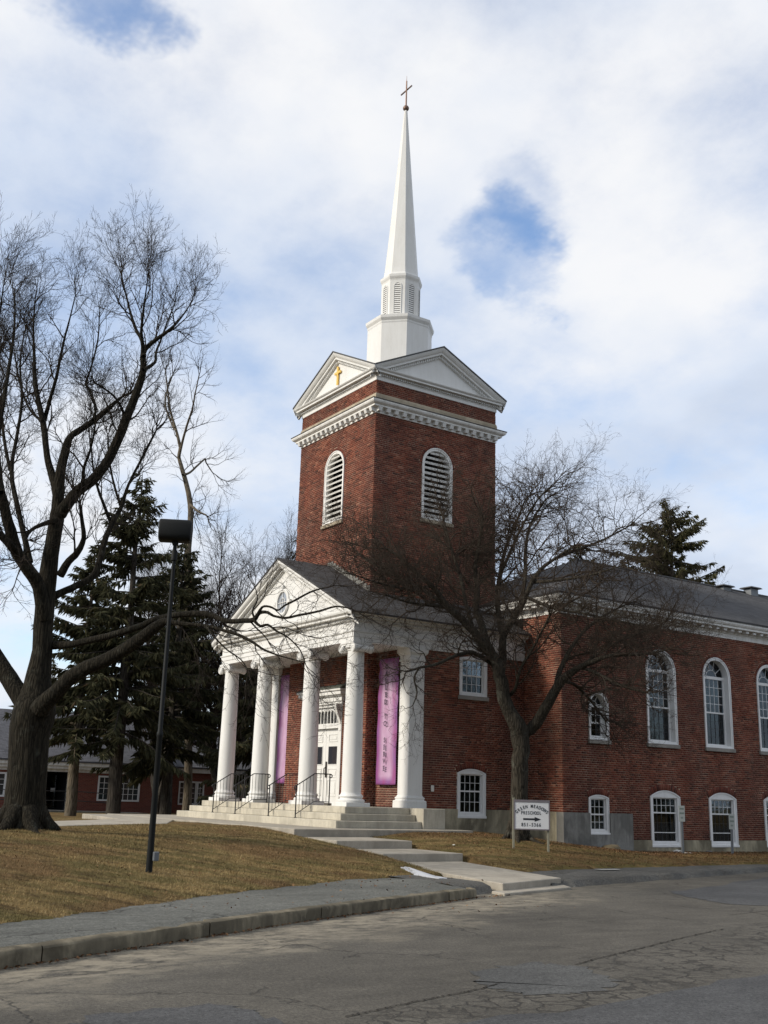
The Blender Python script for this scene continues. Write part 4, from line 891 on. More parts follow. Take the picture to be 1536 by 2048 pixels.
# tympanum with a round window
e = MB(); tri = [(-PE, ZE-.05), (PE, ZE-.05), (0, ZA-.25)]
e.prism([(x, PY+.03, z) for x, z in tri], [(x, PY-.002, z) for x, z in tri]); mk('tympanum', e, M['white'], church)
ro = empty('round_window', (-.03, PY, 7.70), church); e = MB(); n = 32; A = []; 
for k, (rr, dd) in enumerate(((.43, 0.0), (.43, -.05), (.40, -.075), (.33, -.06), (.32, -.01))):
    for i in range(n): a = 2*math.pi*i/n; e.v.append((rr*math.cos(a), dd, rr*1.08*math.sin(a)))
    if k: e.f += [((k-1)*n+i, (k-1)*n+(i+1) % n, k*n+(i+1) % n, k*n+i) for i in range(n)]
mk('frame', e, M['white'], ro, smooth=35)
for a, w_ in ((0, .05), (90, .06), (180, .05), (270, .05)):
    e = MB(); e.box(.41, .56, -.09, -.004, -w_, w_); o = mk('keystone', e, M['white'], ro); o.rotation_euler = (0, math.radians(-a), 0)
e = MB(); e.add([(.33*math.cos(2*math.pi*i/n), -.012, .356*math.sin(2*math.pi*i/n)) for i in range(n)], [tuple(range(n))]); mk('pane', e, m_plain('pale_glass', (.25, .27, .30), .06, .9), ro, fix=False)
e = MB(); e.tube([(0, -.03, -.35), (0, -.03, .35)], .012, 5); e.tube([(-.33, -.03, 0), (.33, -.03, 0)], .012, 5)
e.tube([(.15*math.cos(2*math.pi*i/16), -.03, .16*math.sin(2*math.pi*i/16)) for i in range(17)], .012, 5); mk('muntins', e, M['white'], ro)
# roofs
def roof_sheet(name, quads, mat, th=.06):
    mb = MB()
    for q in quads: mb.prism([(x, y, z) for x, y, z in q], [(x, y, z+th) for x, y, z in q])
    return mk(name, mb, mat, church)
roof_sheet('portico_roof', [[(0, PYE-.03, ZA-.03), (PE+.05, PYE-.03, ZE-.05), (PE+.05, 4.84, ZE-.05), (0, 4.84, ZA-.03)], [(0, PYE-.03, ZA-.03), (0, 4.84, ZA-.03), (-PE-.05, 4.84, ZE-.05), (-PE-.05, PYE-.03, ZE-.05)]], M['shingle'])
# stepped flashing where the roof meets the tower
fl = MB()
for s in (-1, 1):
    for i in range(14):
        x0 = 2.52*i/14; x1 = 2.52*(i+1)/14; z = ZA-slope*x0+.04
        a, b = sorted((s*x0, s*x1)); fl.box(a, b, -.035, -.012, z-.22, z+.13)
mk('flashing', fl, M['found2'], church)

# ---------------- columns and pilasters
def column_parts():
    parts = []
    b = MB(); b.box(-.40, .40, -.40, .40, 0, .115); parts.append(('plinth', b, None, .008))
    b = MB(); b.lathe([(.385, .115), (.395, .14), (.395, .175), (.37, .20), (.335, .205), (.325, .225), (.328, .25), (.345, .262), (.352, .285), (.34, .31), (.315, .32), (.305, .345), (.292, .36)], 32); parts.append(('base', b, 30, 0))
    b = MB(); prof = [(.292, .36), (.285, .40)]
    for i in range(9):
        t = i/8; prof.append((.285-.042*t**1.6, .42+(4.42-.42)*t))
    prof += [(.243, 4.43), (.262, 4.44), (.268, 4.455), (.262, 4.475), (.245, 4.48)]
    b.lathe(prof, 36); parts.append(('shaft', b, 30, 0))
    b = MB(); b.lathe([(.245, 4.48), (.30, 4.50), (.325, 4.535), (.32, 4.56), (.30, 4.575)], 32)
    b.box(-.335, .335, -.315, .315, 4.575, 4.625); b.box(-.355, .355, -.335, .335, 4.625, 4.692)
    for s in (-1, 1):
        for fy in (-1, 1):
            # spiral on the face of the scroll
            pts = []; rad = []
            for i in range(46):
                a = i*.42; r = .128*math.exp(-.105*a); pts.append((s*(.325+r*math.cos(math.pi/2+a)*-1), fy*.322, 4.49+r*math.sin(math.pi/2+a))); rad.append(.020*math.exp(-.055*a)+.004)
            b.tube(pts, rad, 6)
            b.tube([(s*.325, fy*.30, 4.49), (s*.325, fy*.337, 4.49)], .024, 10)
        prof = [(-.32, .125), (-.30, .133), (-.20, .112), (-.07, .085), (0, .095), (.07, .085), (.20, .112), (.30, .133), (.32, .125)]
        n = 20; k = len(b.v)
        for yy, r in prof:
            for i in range(n): a = 2*math.pi*i/n; b.v.append((s*.325+r*math.cos(a), yy, 4.49+r*math.sin(a)))
        for j in range(len(prof)-1):
            for i in range(n): b.f.append((k+j*n+i, k+j*n+(i+1) % n, k+(j+1)*n+(i+1) % n, k+(j+1)*n+i))
        b.f += [tuple(k+i for i in range(n)), tuple(k+(len(prof)-1)*n+i for i in range(n-1, -1, -1))]
    parts.append(('capital', b, 35, 0))
    return parts
CP = column_parts(); cm = {}
for x in (-4.105, -1.575, 1.575, 4.105):
    c = empty('column', (x, -1.46, 1.31), church)
    for nm, b, sm, bv_ in CP:
        if nm not in cm: cm[nm] = mk(nm, b, M['white'], c, smooth=sm, bevel=bv_).data
        else: share(nm, cm[nm], c, (0, 0, 0))
for s in (-1, 1):
    c = empty('pilaster', (s*4.135, .575, 1.31), church); b = MB()
    b.box(-.265, .265, -.265, .265, .33, 4.38); mk('shaft', b, M['white'], c, bevel=.006)
    b = MB(); b.box(-.36, .36, -.36, .36, .0, .13); rect_profile(b, .265, -.265, .265, [(.09, .13), (.095, .19), (.07, .215), (.045, .22), (.04, .25), (.055, .27), (.05, .30), (.02, .32), (.005, .36)]); mk('base', b, M['white'], c)
    b = MB(); rect_profile(b, .265, -.265, .265, [(.003, 4.30), (.025, 4.31), (.03, 4.36), (.012, 4.37), (.012, 4.48), (.03, 4.50), (.075, 4.56), (.08, 4.60), (.085, 4.69), (-.2, 4.69)]); mk('capital', b, M['white'], c)

# ---------------- entrance
dr = empty('entrance_surround', (0, 0, 1.31), church)
b = MB()
for s in (-1, 1):
    a, c_ = sorted((s*.93, s*1.125)); b.box(a, c_, -.03, .22, 0, 3.16)
b.box(-.929, .929, -.025, .20, 2.40, 2.56); b.box(-1.124, 1.124, -.028, .20, 3.08, 3.16); mk('casing', b, M['white'], dr)
b = MB()
for o0, z0, z1 in ((.06, 3.16, 3.24), (.10, 3.24, 3.40), (.17, 3.40, 3.44), (.24, 3.44, 3.56), (.29, 3.56, 3.63)): b.box(-1.12-o0, 1.12+o0, -.02-o0, .1, z0, z1)
mk('hood', b, M['white'], dr, bevel=.01)
b = MB(); b.prism([(-1.42, .0, 3.632), (1.42, .0, 3.632), (1.42, -.33, 3.632), (-1.42, -.33, 3.632)], [(-1.38, .0, 3.80), (1.38, .0, 3.80), (1.40, -.30, 3.66), (-1.40, -.30, 3.66)]); mk('hood_flashing', b, m_plain('green_lead', (.09, .10, .085), .7), dr)
for s in (-1, 1):
    b = MB(); prof = []
    for i in range(15):
        t = i/14; prof.append((-.05-.20*(1-t)**1.5-.03*math.sin(t*6.28), 3.16-.85*t))
    loop = prof+[(-.02, 2.31), (-.02, 3.16)]
    x0, x1 = sorted((s*.97, s*1.10)); b.prism([(x0, y, z) for y, z in loop], [(x1, y, z) for y, z in loop]); mk('bracket', b, M['white'], dr)
b = MB(); b.box(-.93, .93, .10, .12, 2.56, 3.08); mk('transom_glass', b, M['dark'], dr)
tm = MB(); na = 10
for i in range(9):
    x = -.93+1.86*i/9; wd = 1.86/9; arch = [(x+wd/2+(wd/2-.02)*math.cos(math.pi*k/8), 2.90+(wd/2-.02)*math.sin(math.pi*k/8)) for k in range(9)]
    tm.box(x-.016, x+.016, .04, .098, 2.56, 3.08)
    tri = [(x+.001, 3.08), (x+wd-.001, 3.08)]
    half = arch; loop = [(x+wd-.016, 2.9), (x+wd-.016, 3.07)]+[(x+.016, 3.07), (x+.016, 2.9)]+[(x+wd/2-(wd/2-.02)*math.cos(math.pi*k/8), 2.90+(wd/2-.02)*math.sin(math.pi*k/8)) for k in range(9)]
    tm.prism([(a, .05, z) for a, z in loop], [(a, .095, z) for a, z in loop])
tm.box(.914, .946, .04, .098, 2.56, 3.08); mk('transom_arcade', tm, M['white'], dr)
M['dooropen'] = M['white']
for s in (-1, 1):
    d = empty('door', (s*.465, .10, 1.36), church); b = MB(); b.box(-.459, .459, 0, .045, 0, 2.34)
    # raised stiles round the panels and the light
    def cell(x0, x1, z0, z1, depth): b.box(x0, x1, -.018, -.0005, z0, z0+.018); b.box(x0, x1, -.018, -.0005, z1-.018, z1); b.box(x0, x0+.018, -.0175, -.0005, z0, z1); b.box(x1-.018, x1, -.0175, -.0005, z0, z1)
    for z0, z1 in ((.22, .72), (.80, 1.08), (1.93, 2.17)): cell(-.27, .27, z0, z1, .02); b.box(-.20, .20, -.012, -.0004, z0+.07, z1-.07)
    cell(-.29, .29, 1.20, 1.80, .02)
    mk('leaf', b, M['white'], d)
    b = MB(); b.box(-.265, .265, -.010, -.004, 1.225, 1.775); mk('window', b, m_plain('door_glass', (.02, .02, .025), .05, .8), d)
    if s > 0:
        b = MB(); b.box(-.42, -.34, -.03, -.005, .80, 1.30); b.tube([(-.38, -.03, .88), (-.38, -.09, .93), (-.38, -.095, 1.08), (-.38, -.03, 1.13)], .018, 8); mk('handle', b, M['bronze'], d)
    for z in (.2, 1.1, 2.05):
        b = MB(); b.box(s*.445-.012, s*.445+.012, -.02, -.004, z, z+.20); mk('hinge', b, M['bronze'], d)
b = MB(); b.box(-.95, .95, -.10, .14, 1.312, 1.36); mk('threshold', b, M['bronze'], church)
b = MB(); b.box(4.37, 4.415, 1.17, 1.27, 1.80, 1.98); mk('outlet_box', b, M['litter'], church, bevel=.01)

# ---------------- nave roof and cornice
NX, NY0, NY1 = 6.12, 4.85, 28
e = MB(); rect_profile(e, NX, NY0, NY1, [(.0, 7.39), (.02, 7.40), (.02, 7.56), (.05, 7.58), (.05, 7.70), (.36, 7.71), (.37, 7.72), (.37, 7.79), (.41, 7.80), (.45, 7.86), (.455, 7.93), (.40, 7.94)])
nc = mk('nave_cornice', e, M['white2'], church, fix=False)
mme = None
for i in range(56):
    y = 4.75+i*.40
    if mme is None:
        b = MB(); b.box(0, .24, 0, .16, 0, .075); mme = mk('modillion', b, M['white'], nc, loc=(NX+.052, y, 7.625)).data
    else: share('modillion', mme, nc, (NX+.052, y, 7.625))
for i in range(5): share('modillion', mme, nc, (4.7+i*.40, NY0-.30, 7.625))
RX, RF, RZ, RR = 6.60, 4.37, 7.92, 11.0
roof_sheet('nave_roof', [[(RX, RF, RZ), (RX, NY1+.5, RZ), (0, NY1+.5, RR), (0, 11.47, RR)], [(-RX, NY1+.5, RZ), (-RX, RF, RZ), (0, 11.47, RR), (0, NY1+.5, RR)]], M['shingle'])
roof_sheet('nave_roof', [[(-RX, RF, RZ), (RX, RF, RZ), (0, 11.47, RR)]], M['shingleX'])
b = MB(); b.tube([(0, 11.4, RR+.075), (0, NY1+.5, RR+.075)], .06, 6); mk('ridge_cap', b, M['lead'], church)
for y, hz in ((20.3, .06), (22.2, .22)):
    v = empty('roof_vent', (.15, y, RR), church); b = MB(); b.box(-.2, .2, -.25, .25, -.15, hz); mk('body', b, M['steel'], v)
    b = MB(); b.prism([(-.35, -.4, hz+.02), (.35, -.4, hz+.02), (.35, .4, hz+.02), (-.35, .4, hz+.02)], [(-.3, -.34, hz+.08), (.3, -.34, hz+.08), (.3, .34, hz+.08), (-.3, .34, hz+.08)]); mk('hood', b, M['lead'], v)
# ---------------- tower top
TY0, TY1, TC = 0.0, 5.174, 2.587
e = MB(); rect_profile(e, 2.5, TY0, TY1, [(.0, 14.03), (.03, 14.035), (.03, 14.07), (.0, 14.08), (.0, 14.21), (.16, 14.225), (.17, 14.23), (.17, 14.29), (.21, 14.30), (.26, 14.335), (.285, 14.38), (.29, 14.42), (.30, 14.425)])
tcn = mk('tower_cornice', e, M['white2'], church, fix=False)
e = MB(); rect_profile(e, 2.5, TY0, TY1, [(.30, 14.424), (.31, 14.455), (.0, 14.52)]); mk('cornice_flashing', e, M['lead'], church, fix=False)
b = MB(); b.prism([(-.07, -.19, 0), (.07, -.19, 0), (.07, .01, 0), (-.07, .01, 0)], [(-.07, -.145, -.125), (.07, -.145, -.125), (.07, .01, -.125), (-.07, .01, -.125)])
mme = None; nmod = 16
for i in range(nmod):
    x = -2.42+i*4.84/(nmod-1)
    if mme is None: mme = mk('modillion', b, M['white'], tcn, loc=(x, TY0, 14.21)).data
    else: share('modillion', mme, tcn, (x, TY0, 14.21))
    share('modillion', mme, tcn, (2.5, TC-2.5+i*5.0/(nmod-1), 14.21), (0, 0, math.pi/2))
e = MB(); rect_profile(e, 2.5, TY0, TY1, [(.0, 14.50), (.045, 14.52), (.045, 14.66), (.02, 14.74), (-.02, 14.745)]); mk('stone_band', e, M['stone'], church, fix=False)
e = MB(); rect_profile(e, 2.5, TY0, TY1, [(.0, 15.20), (.03, 15.21), (.03, 15.32), (.045, 15.33), (.05, 15.355), (.03, 15.36), (.03, 15.42), (.20, 15.44), (.20, 15.50), (.235, 15.52), (.26, 15.55), (.265, 15.57), (-.3, 15.575)])
te = mk('tower_entablature', e, M['white'], church, fix=False)
dn = MB()
for x in np.arange(-2.5, 2.47, .083): dn.box(x, x+.045, -.10, -.03, 15.362, 15.418)
for y in np.arange(0, 5.15, .083): dn.box(2.53, 2.60, y, y+.045, 15.362, 15.418)
mk('dentils', dn, M['white'], te, fix=False, kind='stuff')
TP = [(0, -.36), (.06, -.35), (.06, -.26), (.17, -.24), (.175, -.17), (.21, -.15), (.25, -.10), (.28, -.04), (.283, 0)]
PT, PZE, PZA = 2.78, 15.60, 16.98
for nm, args in (('X', ('X', TY0, PT, PZE, PZA, TP, 0, -1)), ('X', ('X', TY1, PT, PZE, PZA, TP, 0, 1)), ('Y', ('Y', 2.5, PT+.087, PZE, PZA, TP, TC, 1)), ('Y', ('Y', -2.5, PT+.087, PZE, PZA, TP, TC, -1))):
    e = MB(); rake(e, *args); rk = mk('raking_cornice', e, M['white'], church, fix=False)
    ax, pl, half, ze, za, _, cen, out = args; dn = MB(); sl = (za-ze)/half
    for s in (-1, 1):
        for x in np.arange(.05, half-.8, .083):
            z = za-sl*x; q = []
            for dd in (.10, .055):
                for dx, dz in ((0, -.345), (.045, -.345-.045*sl), (.045, -.265-.045*sl), (0, -.265)):
                    a, c_ = cen+s*(x+dx), pl+out*dd; q.append((a, c_, z+dz) if ax == 'X' else (c_, a, z+dz))
            dn.add(q, [(0, 1, 2, 3), (4, 5, 6, 7), (0, 1, 5, 4), (1, 2, 6, 5), (2, 3, 7, 6), (3, 0, 4, 7)])
    mk('dentils', dn, M['white'], rk, fix=False, kind='stuff')
    e = MB(); tri = [(cen-half, ze-.06), (cen+half, ze-.06), (cen, za-.15)]
    f = (lambda a, d: [(a_, pl+out*d, z) for a_, z in a]) if ax == 'X' else (lambda a, d: [(pl+out*d, a_, z) for a_, z in a])
    e.prism(f(tri, .004), f(tri, -.05)); mk('tympanum', e, M['white'], church)
th = .05; H = PT+.03
rz = lambda x: PZA-(PZA-PZE)/PT*abs(x)
mb = MB()
for s in (-1, 1):   # cross-gabled roof in eight planes meeting along the valleys
    for t in (-1, 1):
        for tri in ([(0, TC+t*(PT+.117), PZA), (s*PT, TC+t*(PT+.117), PZE), (0, TC, PZA)], [(s*(PT+.03), TC, PZA), (s*(PT+.03), TC+t*(PT+.087), PZE), (0, TC, PZA)]):
            mb.prism([(x, y, z-.004) for x, y, z in tri], [(x, y, z+.045) for x, y, z in tri])
mk('tower_roof', mb, M['lead'], church)
# gilt cross in the front gable
c = empty('gilt_cross', (0, -.02, 15.62), church); b = MB(); b.box(-.045, .045, -.06, -.006, .16, .86); mk('upright', b, M['gold'], c, bevel=.006)
b = MB(); b.box(-.205, .205, -.058, -.004, .585, .67); mk('arm', b, M['gold'], c, bevel=.006)
# steeple
PH = math.radians(22.5)
stp = empty('steeple', (0, TC, 15.6), church)
def octo(name, prof, mat=None, **kw):
    b = MB(); b.lathe([(r, z-15.6) for r, z in prof], 8, phase=PH); return mk(name, b, mat or M['white'], stp, **kw)
octo('octagon_base', [(1.235, 15.7), (1.235, 18.50)])
octo('base_cornice', [(1.237, 18.44), (1.25, 18.49), (1.25, 18.53), (1.29, 18.60), (1.31, 18.64), (1.32, 18.74), (.8, 18.80)])
octo('lantern', [(.755, 18.76), (.755, 20.45)])
octo('lantern_cornice', [(.757, 20.38), (.765, 20.42), (.79, 20.47), (.81, 20.52), (.817, 20.61), (.70, 20.66)])
octo('spire', [(.745, 20.62), (.685, 20.74), (.655, 20.95), (.63, 21.2), (.07, 28.05), (.055, 28.15)])
for k in range(8):
    a = 2*math.pi*k/8; n_ = Vector((math.cos(a), math.sin(a), 0)); ap = .755*math.cos(math.pi/8)
    w = Wall(n_*ap+Vector((0, 0, 0)), (-math.sin(a), math.cos(a), 0), n_)
    lv = empty('louver', (0, 0, 0), stp); zb, zt, hw = 18.98-15.6, 20.28-15.6, .155
    b = MB(); loop = [(-hw, zb)]+[(-hw*math.cos(math.pi*i/8), zt-hw+hw*math.sin(math.pi*i/8)) for i in range(9)]+[(hw, zb)]
    inner = [(u*.78, z+(.03 if z < zb+.01 else -.03*(z > zt-hw))) for u, z in loop]
    ring_prism(b, w, loop, inner, -.0, .022, 0); mk('frame', b, M['white'], lv)
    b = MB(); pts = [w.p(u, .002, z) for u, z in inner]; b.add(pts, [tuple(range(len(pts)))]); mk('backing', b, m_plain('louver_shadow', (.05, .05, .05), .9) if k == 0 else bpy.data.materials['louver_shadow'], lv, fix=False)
    for i in range(15):
        z = zb+.05+i*.082; hh = .118 if z < zt-hw else math.sqrt(max(.0, .118**2-(z-zt+hw)**2))
        if hh < .03: continue
        b = MB(); q = []
        for dd, zz in ((.0035, z+.062), (.018, z+.012), (.018, z), (.0035, z+.05)): q += [w.p(-hh, dd, zz), w.p(hh, dd, zz)]
        b.add(q, [(0, 1, 3, 2), (2, 3, 5, 4), (4, 5, 7, 6)]); mk('slat', b, M['white'], lv, fix=False)
b = MB(); b.lathe([(.005, 28.12-15.6)]+[(.125*math.cos(a), 28.24-15.6+.125*math.sin(a)) for a in np.linspace(-1.35, 1.35, 9)]+[(.03, 28.38-15.6)], 16); mk('finial_ball', b, M['copper'], stp, smooth=40)
b = MB(); b.tube([(0, 0, 28.3-15.6), (0, 0, 29.50-15.6)], [.035, .028], 8); b.tube([(0, 0, 29.5-15.6), (0, 0, 29.75-15.6)], [.012, .005], 5); mk('cross_upright', b, M['copper'], stp)
b = MB(); b.tube([(-.37, 0, 29.07-15.6), (.37, 0, 29.07-15.6)], .030, 8); mk('cross_arm', b, M['copper'], stp)

# ------------------------------------------------------------------ lettering
def text_mesh(body, size, depth=.003):
    cu = bpy.data.curves.new('lettering', 'FONT'); cu.body = body; cu.size = size; cu.align_x = 'CENTER'; cu.align_y = 'CENTER'; cu.extrude = depth; cu.offset = size*.02
    ob = bpy.data.objects.new('lettering', cu); COL.objects.link(ob)
    dg = bpy.context.evaluated_depsgraph_get(); me = bpy.data.meshes.new_from_object(ob.evaluated_get(dg)); bpy.data.objects.remove(ob)
    return me
def put_text(name, body, size, parent, mat, loc, R3, sx=1.0):
    me = text_mesh(body, size); me.materials.clear(); me.materials.append(mat)
    o = bpy.data.objects.new(name, me); COL.objects.link(o); o.parent = parent
    mm = R3.to_4x4(); mm.translation = loc; o.matrix_local = mm @ Matrix.Diagonal((sx, 1, 1, 1)); return o
def serifs(mb, ch, w, h, th):              # little end strokes for a roman letter look
    spots = {'L': [(-.34, .5), (-.34, -.5)], 'E': [(-.34, .5), (-.34, -.5)], 'D': [(-.38, .5), (-.38, -.5)], 'T': [(0, -.5)], 'R': [(-.36, .5), (-.36, -.5), (.36, -.5)], 'A': [(-.42, -.5), (.42, -.5)],
             'V': [(-.42, .5), (.42, .5)], 'N': [(-.38, .5), (-.38, -.5), (.38, .5)], 'M': [(-.42, -.5), (.42, -.5), (-.42, .5), (.42, .5)], 'W': [(-.46, .5), (.46, .5)], 'P': [(-.34, .5), (-.34, -.5)], 'H': [(-.38, .5), (-.38, -.5), (.38, .5), (.38, -.5)], '1': [(.02, -.5)]}
    for x, y in spots.get(ch, []):
        mb.box(x*w-.14*w, x*w+.20*w, y*h-(th if y > 0 else 0), y*h+(0 if y > 0 else th), -.003, .003)

# ------------------------------------------------------------------ banners
def m_banner():
    t = NT('banner_cloth'); g = t.co('Generated'); sep = t.N.new('ShaderNodeSeparateXYZ'); t.L.new(g, sep.inputs[0])
    ax = t.math('ABSOLUTE', t.math('SUBTRACT', sep.outputs[0], .5)); az = t.math('ABSOLUTE', t.math('SUBTRACT', sep.outputs[2], .5))
    inner = t.math('MULTIPLY', t.ramp(ax, [(.20, 1), (.42, 0)]), t.ramp(az, [(.43, 1), (.475, 0)]))
    n = t.noise(t.mapping(t.pos(), (2, 2, .8)), 2.0, 4)
    edge = t.mix(t.ramp(n, [(.35, 0), (.65, 1)]), (.26, .062, .19), (.21, .085, .24))
    c = t.mix(t.math('MULTIPLY', inner, t.ramp(n, [(.3, .55), (.7, .95)])), edge, (.50, .34, .46))
    m_ = t.set(c, .42, .4); return m_
M['banner'] = m_banner(); M['banner_ink'] = m_plain('banner_lettering', (.055, .035, .06), .6)
def banner(x0, x1, z0, z1, y, label, text):
    cx = (x0+x1)/2; root = empty('banner', (cx, y, z0)); tag(root, label, 'banner', 'banners beside the church door')
    nx, nz = 26, 60; V = []; w = (x1-x0)
    for j in range(nz+1):
        tz = j/nz
        for i in range(nx+1):
            u = i/nx; fan = (u-.42)/(1.25-tz)
            fold = .030*math.sin(fan*17+1.3)*max(0, tz-.42)*1.6+.010*math.sin(u*7+tz*5)+.008*math.sin(tz*19+u*3)
            V.append((-w/2+w*u, -.035-fold-.02*math.sin(math.pi*u), (z1-z0)*tz))
    n1 = nx+1; F = [(j*n1+i, j*n1+i+1, (j+1)*n1+i+1, (j+1)*n1+i) for j in range(nz) for i in range(nx)]
    o = big('cloth', V, F, M['banner'], root, smooth=True)
    sm = o.modifiers.new('thick', 'SOLIDIFY'); sm.thickness = .004
    mb = MB(); mb.tube([(-w/2-.03, -.03, z1-z0+.005), (w/2+.03, -.03, z1-z0+.005)], .014, 8); mk('rod', mb, M['steel'], root)
    R3 = Matrix(((1, 0, 0), (0, 0, -1), (0, 1, 0)))
    H = z1-z0
    for ch, tz in text:
        mb = MB(); serifs(mb, ch, .13, .148, .014)
        put_text('letter', ch, .205, root, M['banner_ink'], (-.02, -.105, H*tz), R3, .95)
        if mb.v:
            s_ = mk('letter_serif', mb, M['banner_ink'], root); mm = R3.to_4x4(); mm.translation = (-.02, -.105, H*tz); s_.matrix_local = mm
LET = [('C', .93), ('A', .875), ('L', .82), ('L', .765), ('E', .707), ('D', .648), ('T', .535), ('O', .475), ('S', .345), ('E', .29), ('R', .235), ('V', .18), ('E', .125)]
banner(2.76, 3.82, 1.96, 5.76, .31, 'purple banner with vertical lettering hanging between door and corner pilaster', LET)
banner(-3.64, -2.60, 1.96, 5.72, .31, 'lilac and pink banner half hidden behind the columns left of the door', [])

# ------------------------------------------------------------------ handrails
def handrail(x, label):
    root = empty('handrail', (x, -2.5, .945)); tag(root, label, 'handrail', 'black iron handrails on the porch steps')
    lo, hi = (0.0, 0.0), (.60, .366); top_end = 1.12
    H = .90
    mb = MB(); mb.tube([(0, 0, 0), (0, 0, H)], .019, 8); mb.lathe([(.045, 0), (.045, .015), (.02, .02)], 10); mk('post', mb, M['black'], root)
    mb = MB(); mb.tube([(0, top_end, .366), (0, top_end, .366+H)], .019, 8); mb.lathe([(.045, .366), (.045, .381), (.02, .386)], 10, c=(0, top_end)); mk('post', mb, M['black'], root)
    def zr(y): return min(y/.60, 1)*.366
    def curl(y, z, s): return [(0, y+s*.07*math.sin(a)*(1-a/9), z-.06+.06*math.cos(a)*(1-a/9)) for a in np.linspace(0, 4.6, 10)]
    mb = MB(); mb.tube(list(reversed(curl(-.02, H+.0, -1)))+[(0, 0, H+.01), (0, .60, H+.366), (0, top_end, H+.366)]+curl(top_end+.02, H+.366, 1), .016, 8); mk('top_rail', mb, M['black'], root, smooth=50)
    mb = MB(); mb.tube([(0, 0, .10), (0, .60, .466), (0, top_end, .466)], .011, 6); mk('bottom_rail', mb, M['black'], root)
    bm_ = None
    for i in range(9):
        y = .11+i*.113; z = zr(y)
        if bm_ is None: mb = MB(); mb.tube([(0, 0, .10), (0, 0, H)], .0075, 5); bm_ = mk('baluster', mb, M['black'], root, loc=(0, y, z)).data
        else: share('baluster', bm_, root, (0, y, z))
handrail(-2.77, 'black iron handrail in front of the leftmost white column')
handrail(-1.12, 'black iron handrail beside the second white column from the left')
handrail(1.12, 'black iron handrail on the steps left of the church door')
handrail(2.77, 'black iron handrail nearest the right corner column, in front of the door')

# ------------------------------------------------------------------ floodlight on its pole
LX, LY = 14.52, -11.70; LZ = float(terrain(LX, LY))
lp = empty('lamp_post', (LX, LY, LZ)); tag(lp, 'tall black lamp post with drum shaped floodlight standing on the lawn', 'lamp post')
mb = MB(); mb.lathe([(.052, -.1), (.050, .5), (.044, 2.05), (.050, 2.06), (.050, 2.12), (.038, 2.14), (.030, 4.96)], 16); mk('pole', mb, M['lampblack'], lp, smooth=40)
mb = MB(); mb.lathe([(.052, 4.93), (.052, 5.08), (.035, 5.11), (.03, 5.18), (.045, 5.19), (.045, 5.24)], 16); mk('collar', mb, M['lampblack'], lp, smooth=30)
hd = empty('head', (0, 0, 5.43), lp); hd.rotation_euler = (0, 0, math.radians(62))
prof = []
for i in range(24):
    a = 2*math.pi*i/24; c_, s_ = math.cos(a), math.sin(a); e_ = .55
    prof.append((math.copysign(abs(c_)**e_, c_)*.20, math.copysign(abs(s_)**e_, s_)*.185))
mb = MB(); rows = []
for x, k in ((-.275, .90), (-.265, .97), (-.25, 1), (.20, 1), (.235, .97), (.255, .86)):
    rows.append([(x, a*k, b*k) for a, b in prof])
n = 24; mb.v = [q for r in rows for q in r]; mb.f = [(j*n+i, j*n+(i+1) % n, (j+1)*n+(i+1) % n, (j+1)*n+i) for j in range(5) for i in range(n)]+[tuple(range(n)), tuple(5*n+i for i in range(n-1, -1, -1))]
mk('housing', mb, M['lampblack'], hd, smooth=35)
mb = MB(); mb.v = [(x, .204, z) for x, z in ((-.22, -.14), (.19, -.14), (.19, .14), (-.22, .14))]; mb.f = [(0, 1, 2, 3)]; mk('lens', mb, M['pane_dark'], hd, fix=False)
mb = MB(); mb.box(-.05, .05, -.05, .05, -.22, -.17); mk('bracket', mb, M['lampblack'], hd)
mb = MB(); mb.box(.035, .10, .02, .11, .17, .31); o = mk('junction_box', mb, M['steel'], lp, bevel=.01)

# ------------------------------------------------------------------ preschool sign
SA = Vector((9.29, .17)); SB = Vector((9.78, .90)); d2 = (SB-SA).normalized(); wS = (SB-SA).length
sz = float(min(terrain(SA.x, SA.y), terrain(SB.x, SB.y)))
sg = empty('sign', ((SA.x+SB.x)/2, (SA.y+SB.y)/2, sz)); tag(sg, 'white preschool sign with black arrow on two posts beside the tree', 'sign')
sg.rotation_euler = (0, 0, math.atan2(d2.y, d2.x))
for s in (-1, 1):
    mb = MB(); mb.box(s*wS/2-.026, s*wS/2+.026, -.03, .04, -.3, 1.30 if s < 0 else 1.20); mk('post', mb, M['post'], sg, bevel=.004)
mb = MB(); x0, x1, zb, zt = -wS/2+.03, wS/2+.01, .55, 1.20
mb.box(x0, x1, -.055, -.035, zb, zt); mk('board', mb, M['signwhite'], sg)
mb = MB(); fw = .028
mb.box(x0-fw, x1+fw, -.066, -.02, zt, zt+fw+.03); mb.box(x0-fw, x1+fw, -.066, -.02, zb-fw, zb); mb.box(x0-fw, x0, -.0655, -.02, zb, zt); mb.box(x1, x1+fw, -.0655, -.02, zb, zt); mk('frame', mb, M['signframe'], sg)
R3 = Matrix(((1, 0, 0), (0, 0, -1), (0, 1, 0))); cx = (x0+x1)/2; bw = x1-x0
arc_word = 'GREEN MEADOWS'; Rr = .62
for i, ch in enumerate(arc_word):
    if ch == ' ': continue
    a = math.radians(90-(-43+86*(i+.5)/len(arc_word)))
    px_, pz_ = cx+Rr*math.cos(a)*.97, zt-.10-Rr+Rr*math.sin(a); rot = Matrix.Rotation(-(a-math.pi/2), 3, 'Y')
    put_text('letter', ch, .115, sg, M['ink'], (px_, -.057, pz_), rot @ R3, .70)
for i, ch in enumerate('PRESCHOOL'): put_text('letter', ch, .115, sg, M['ink'], (cx-.02+(i-4)*.0585, -.057, zb+.385), R3, .62)
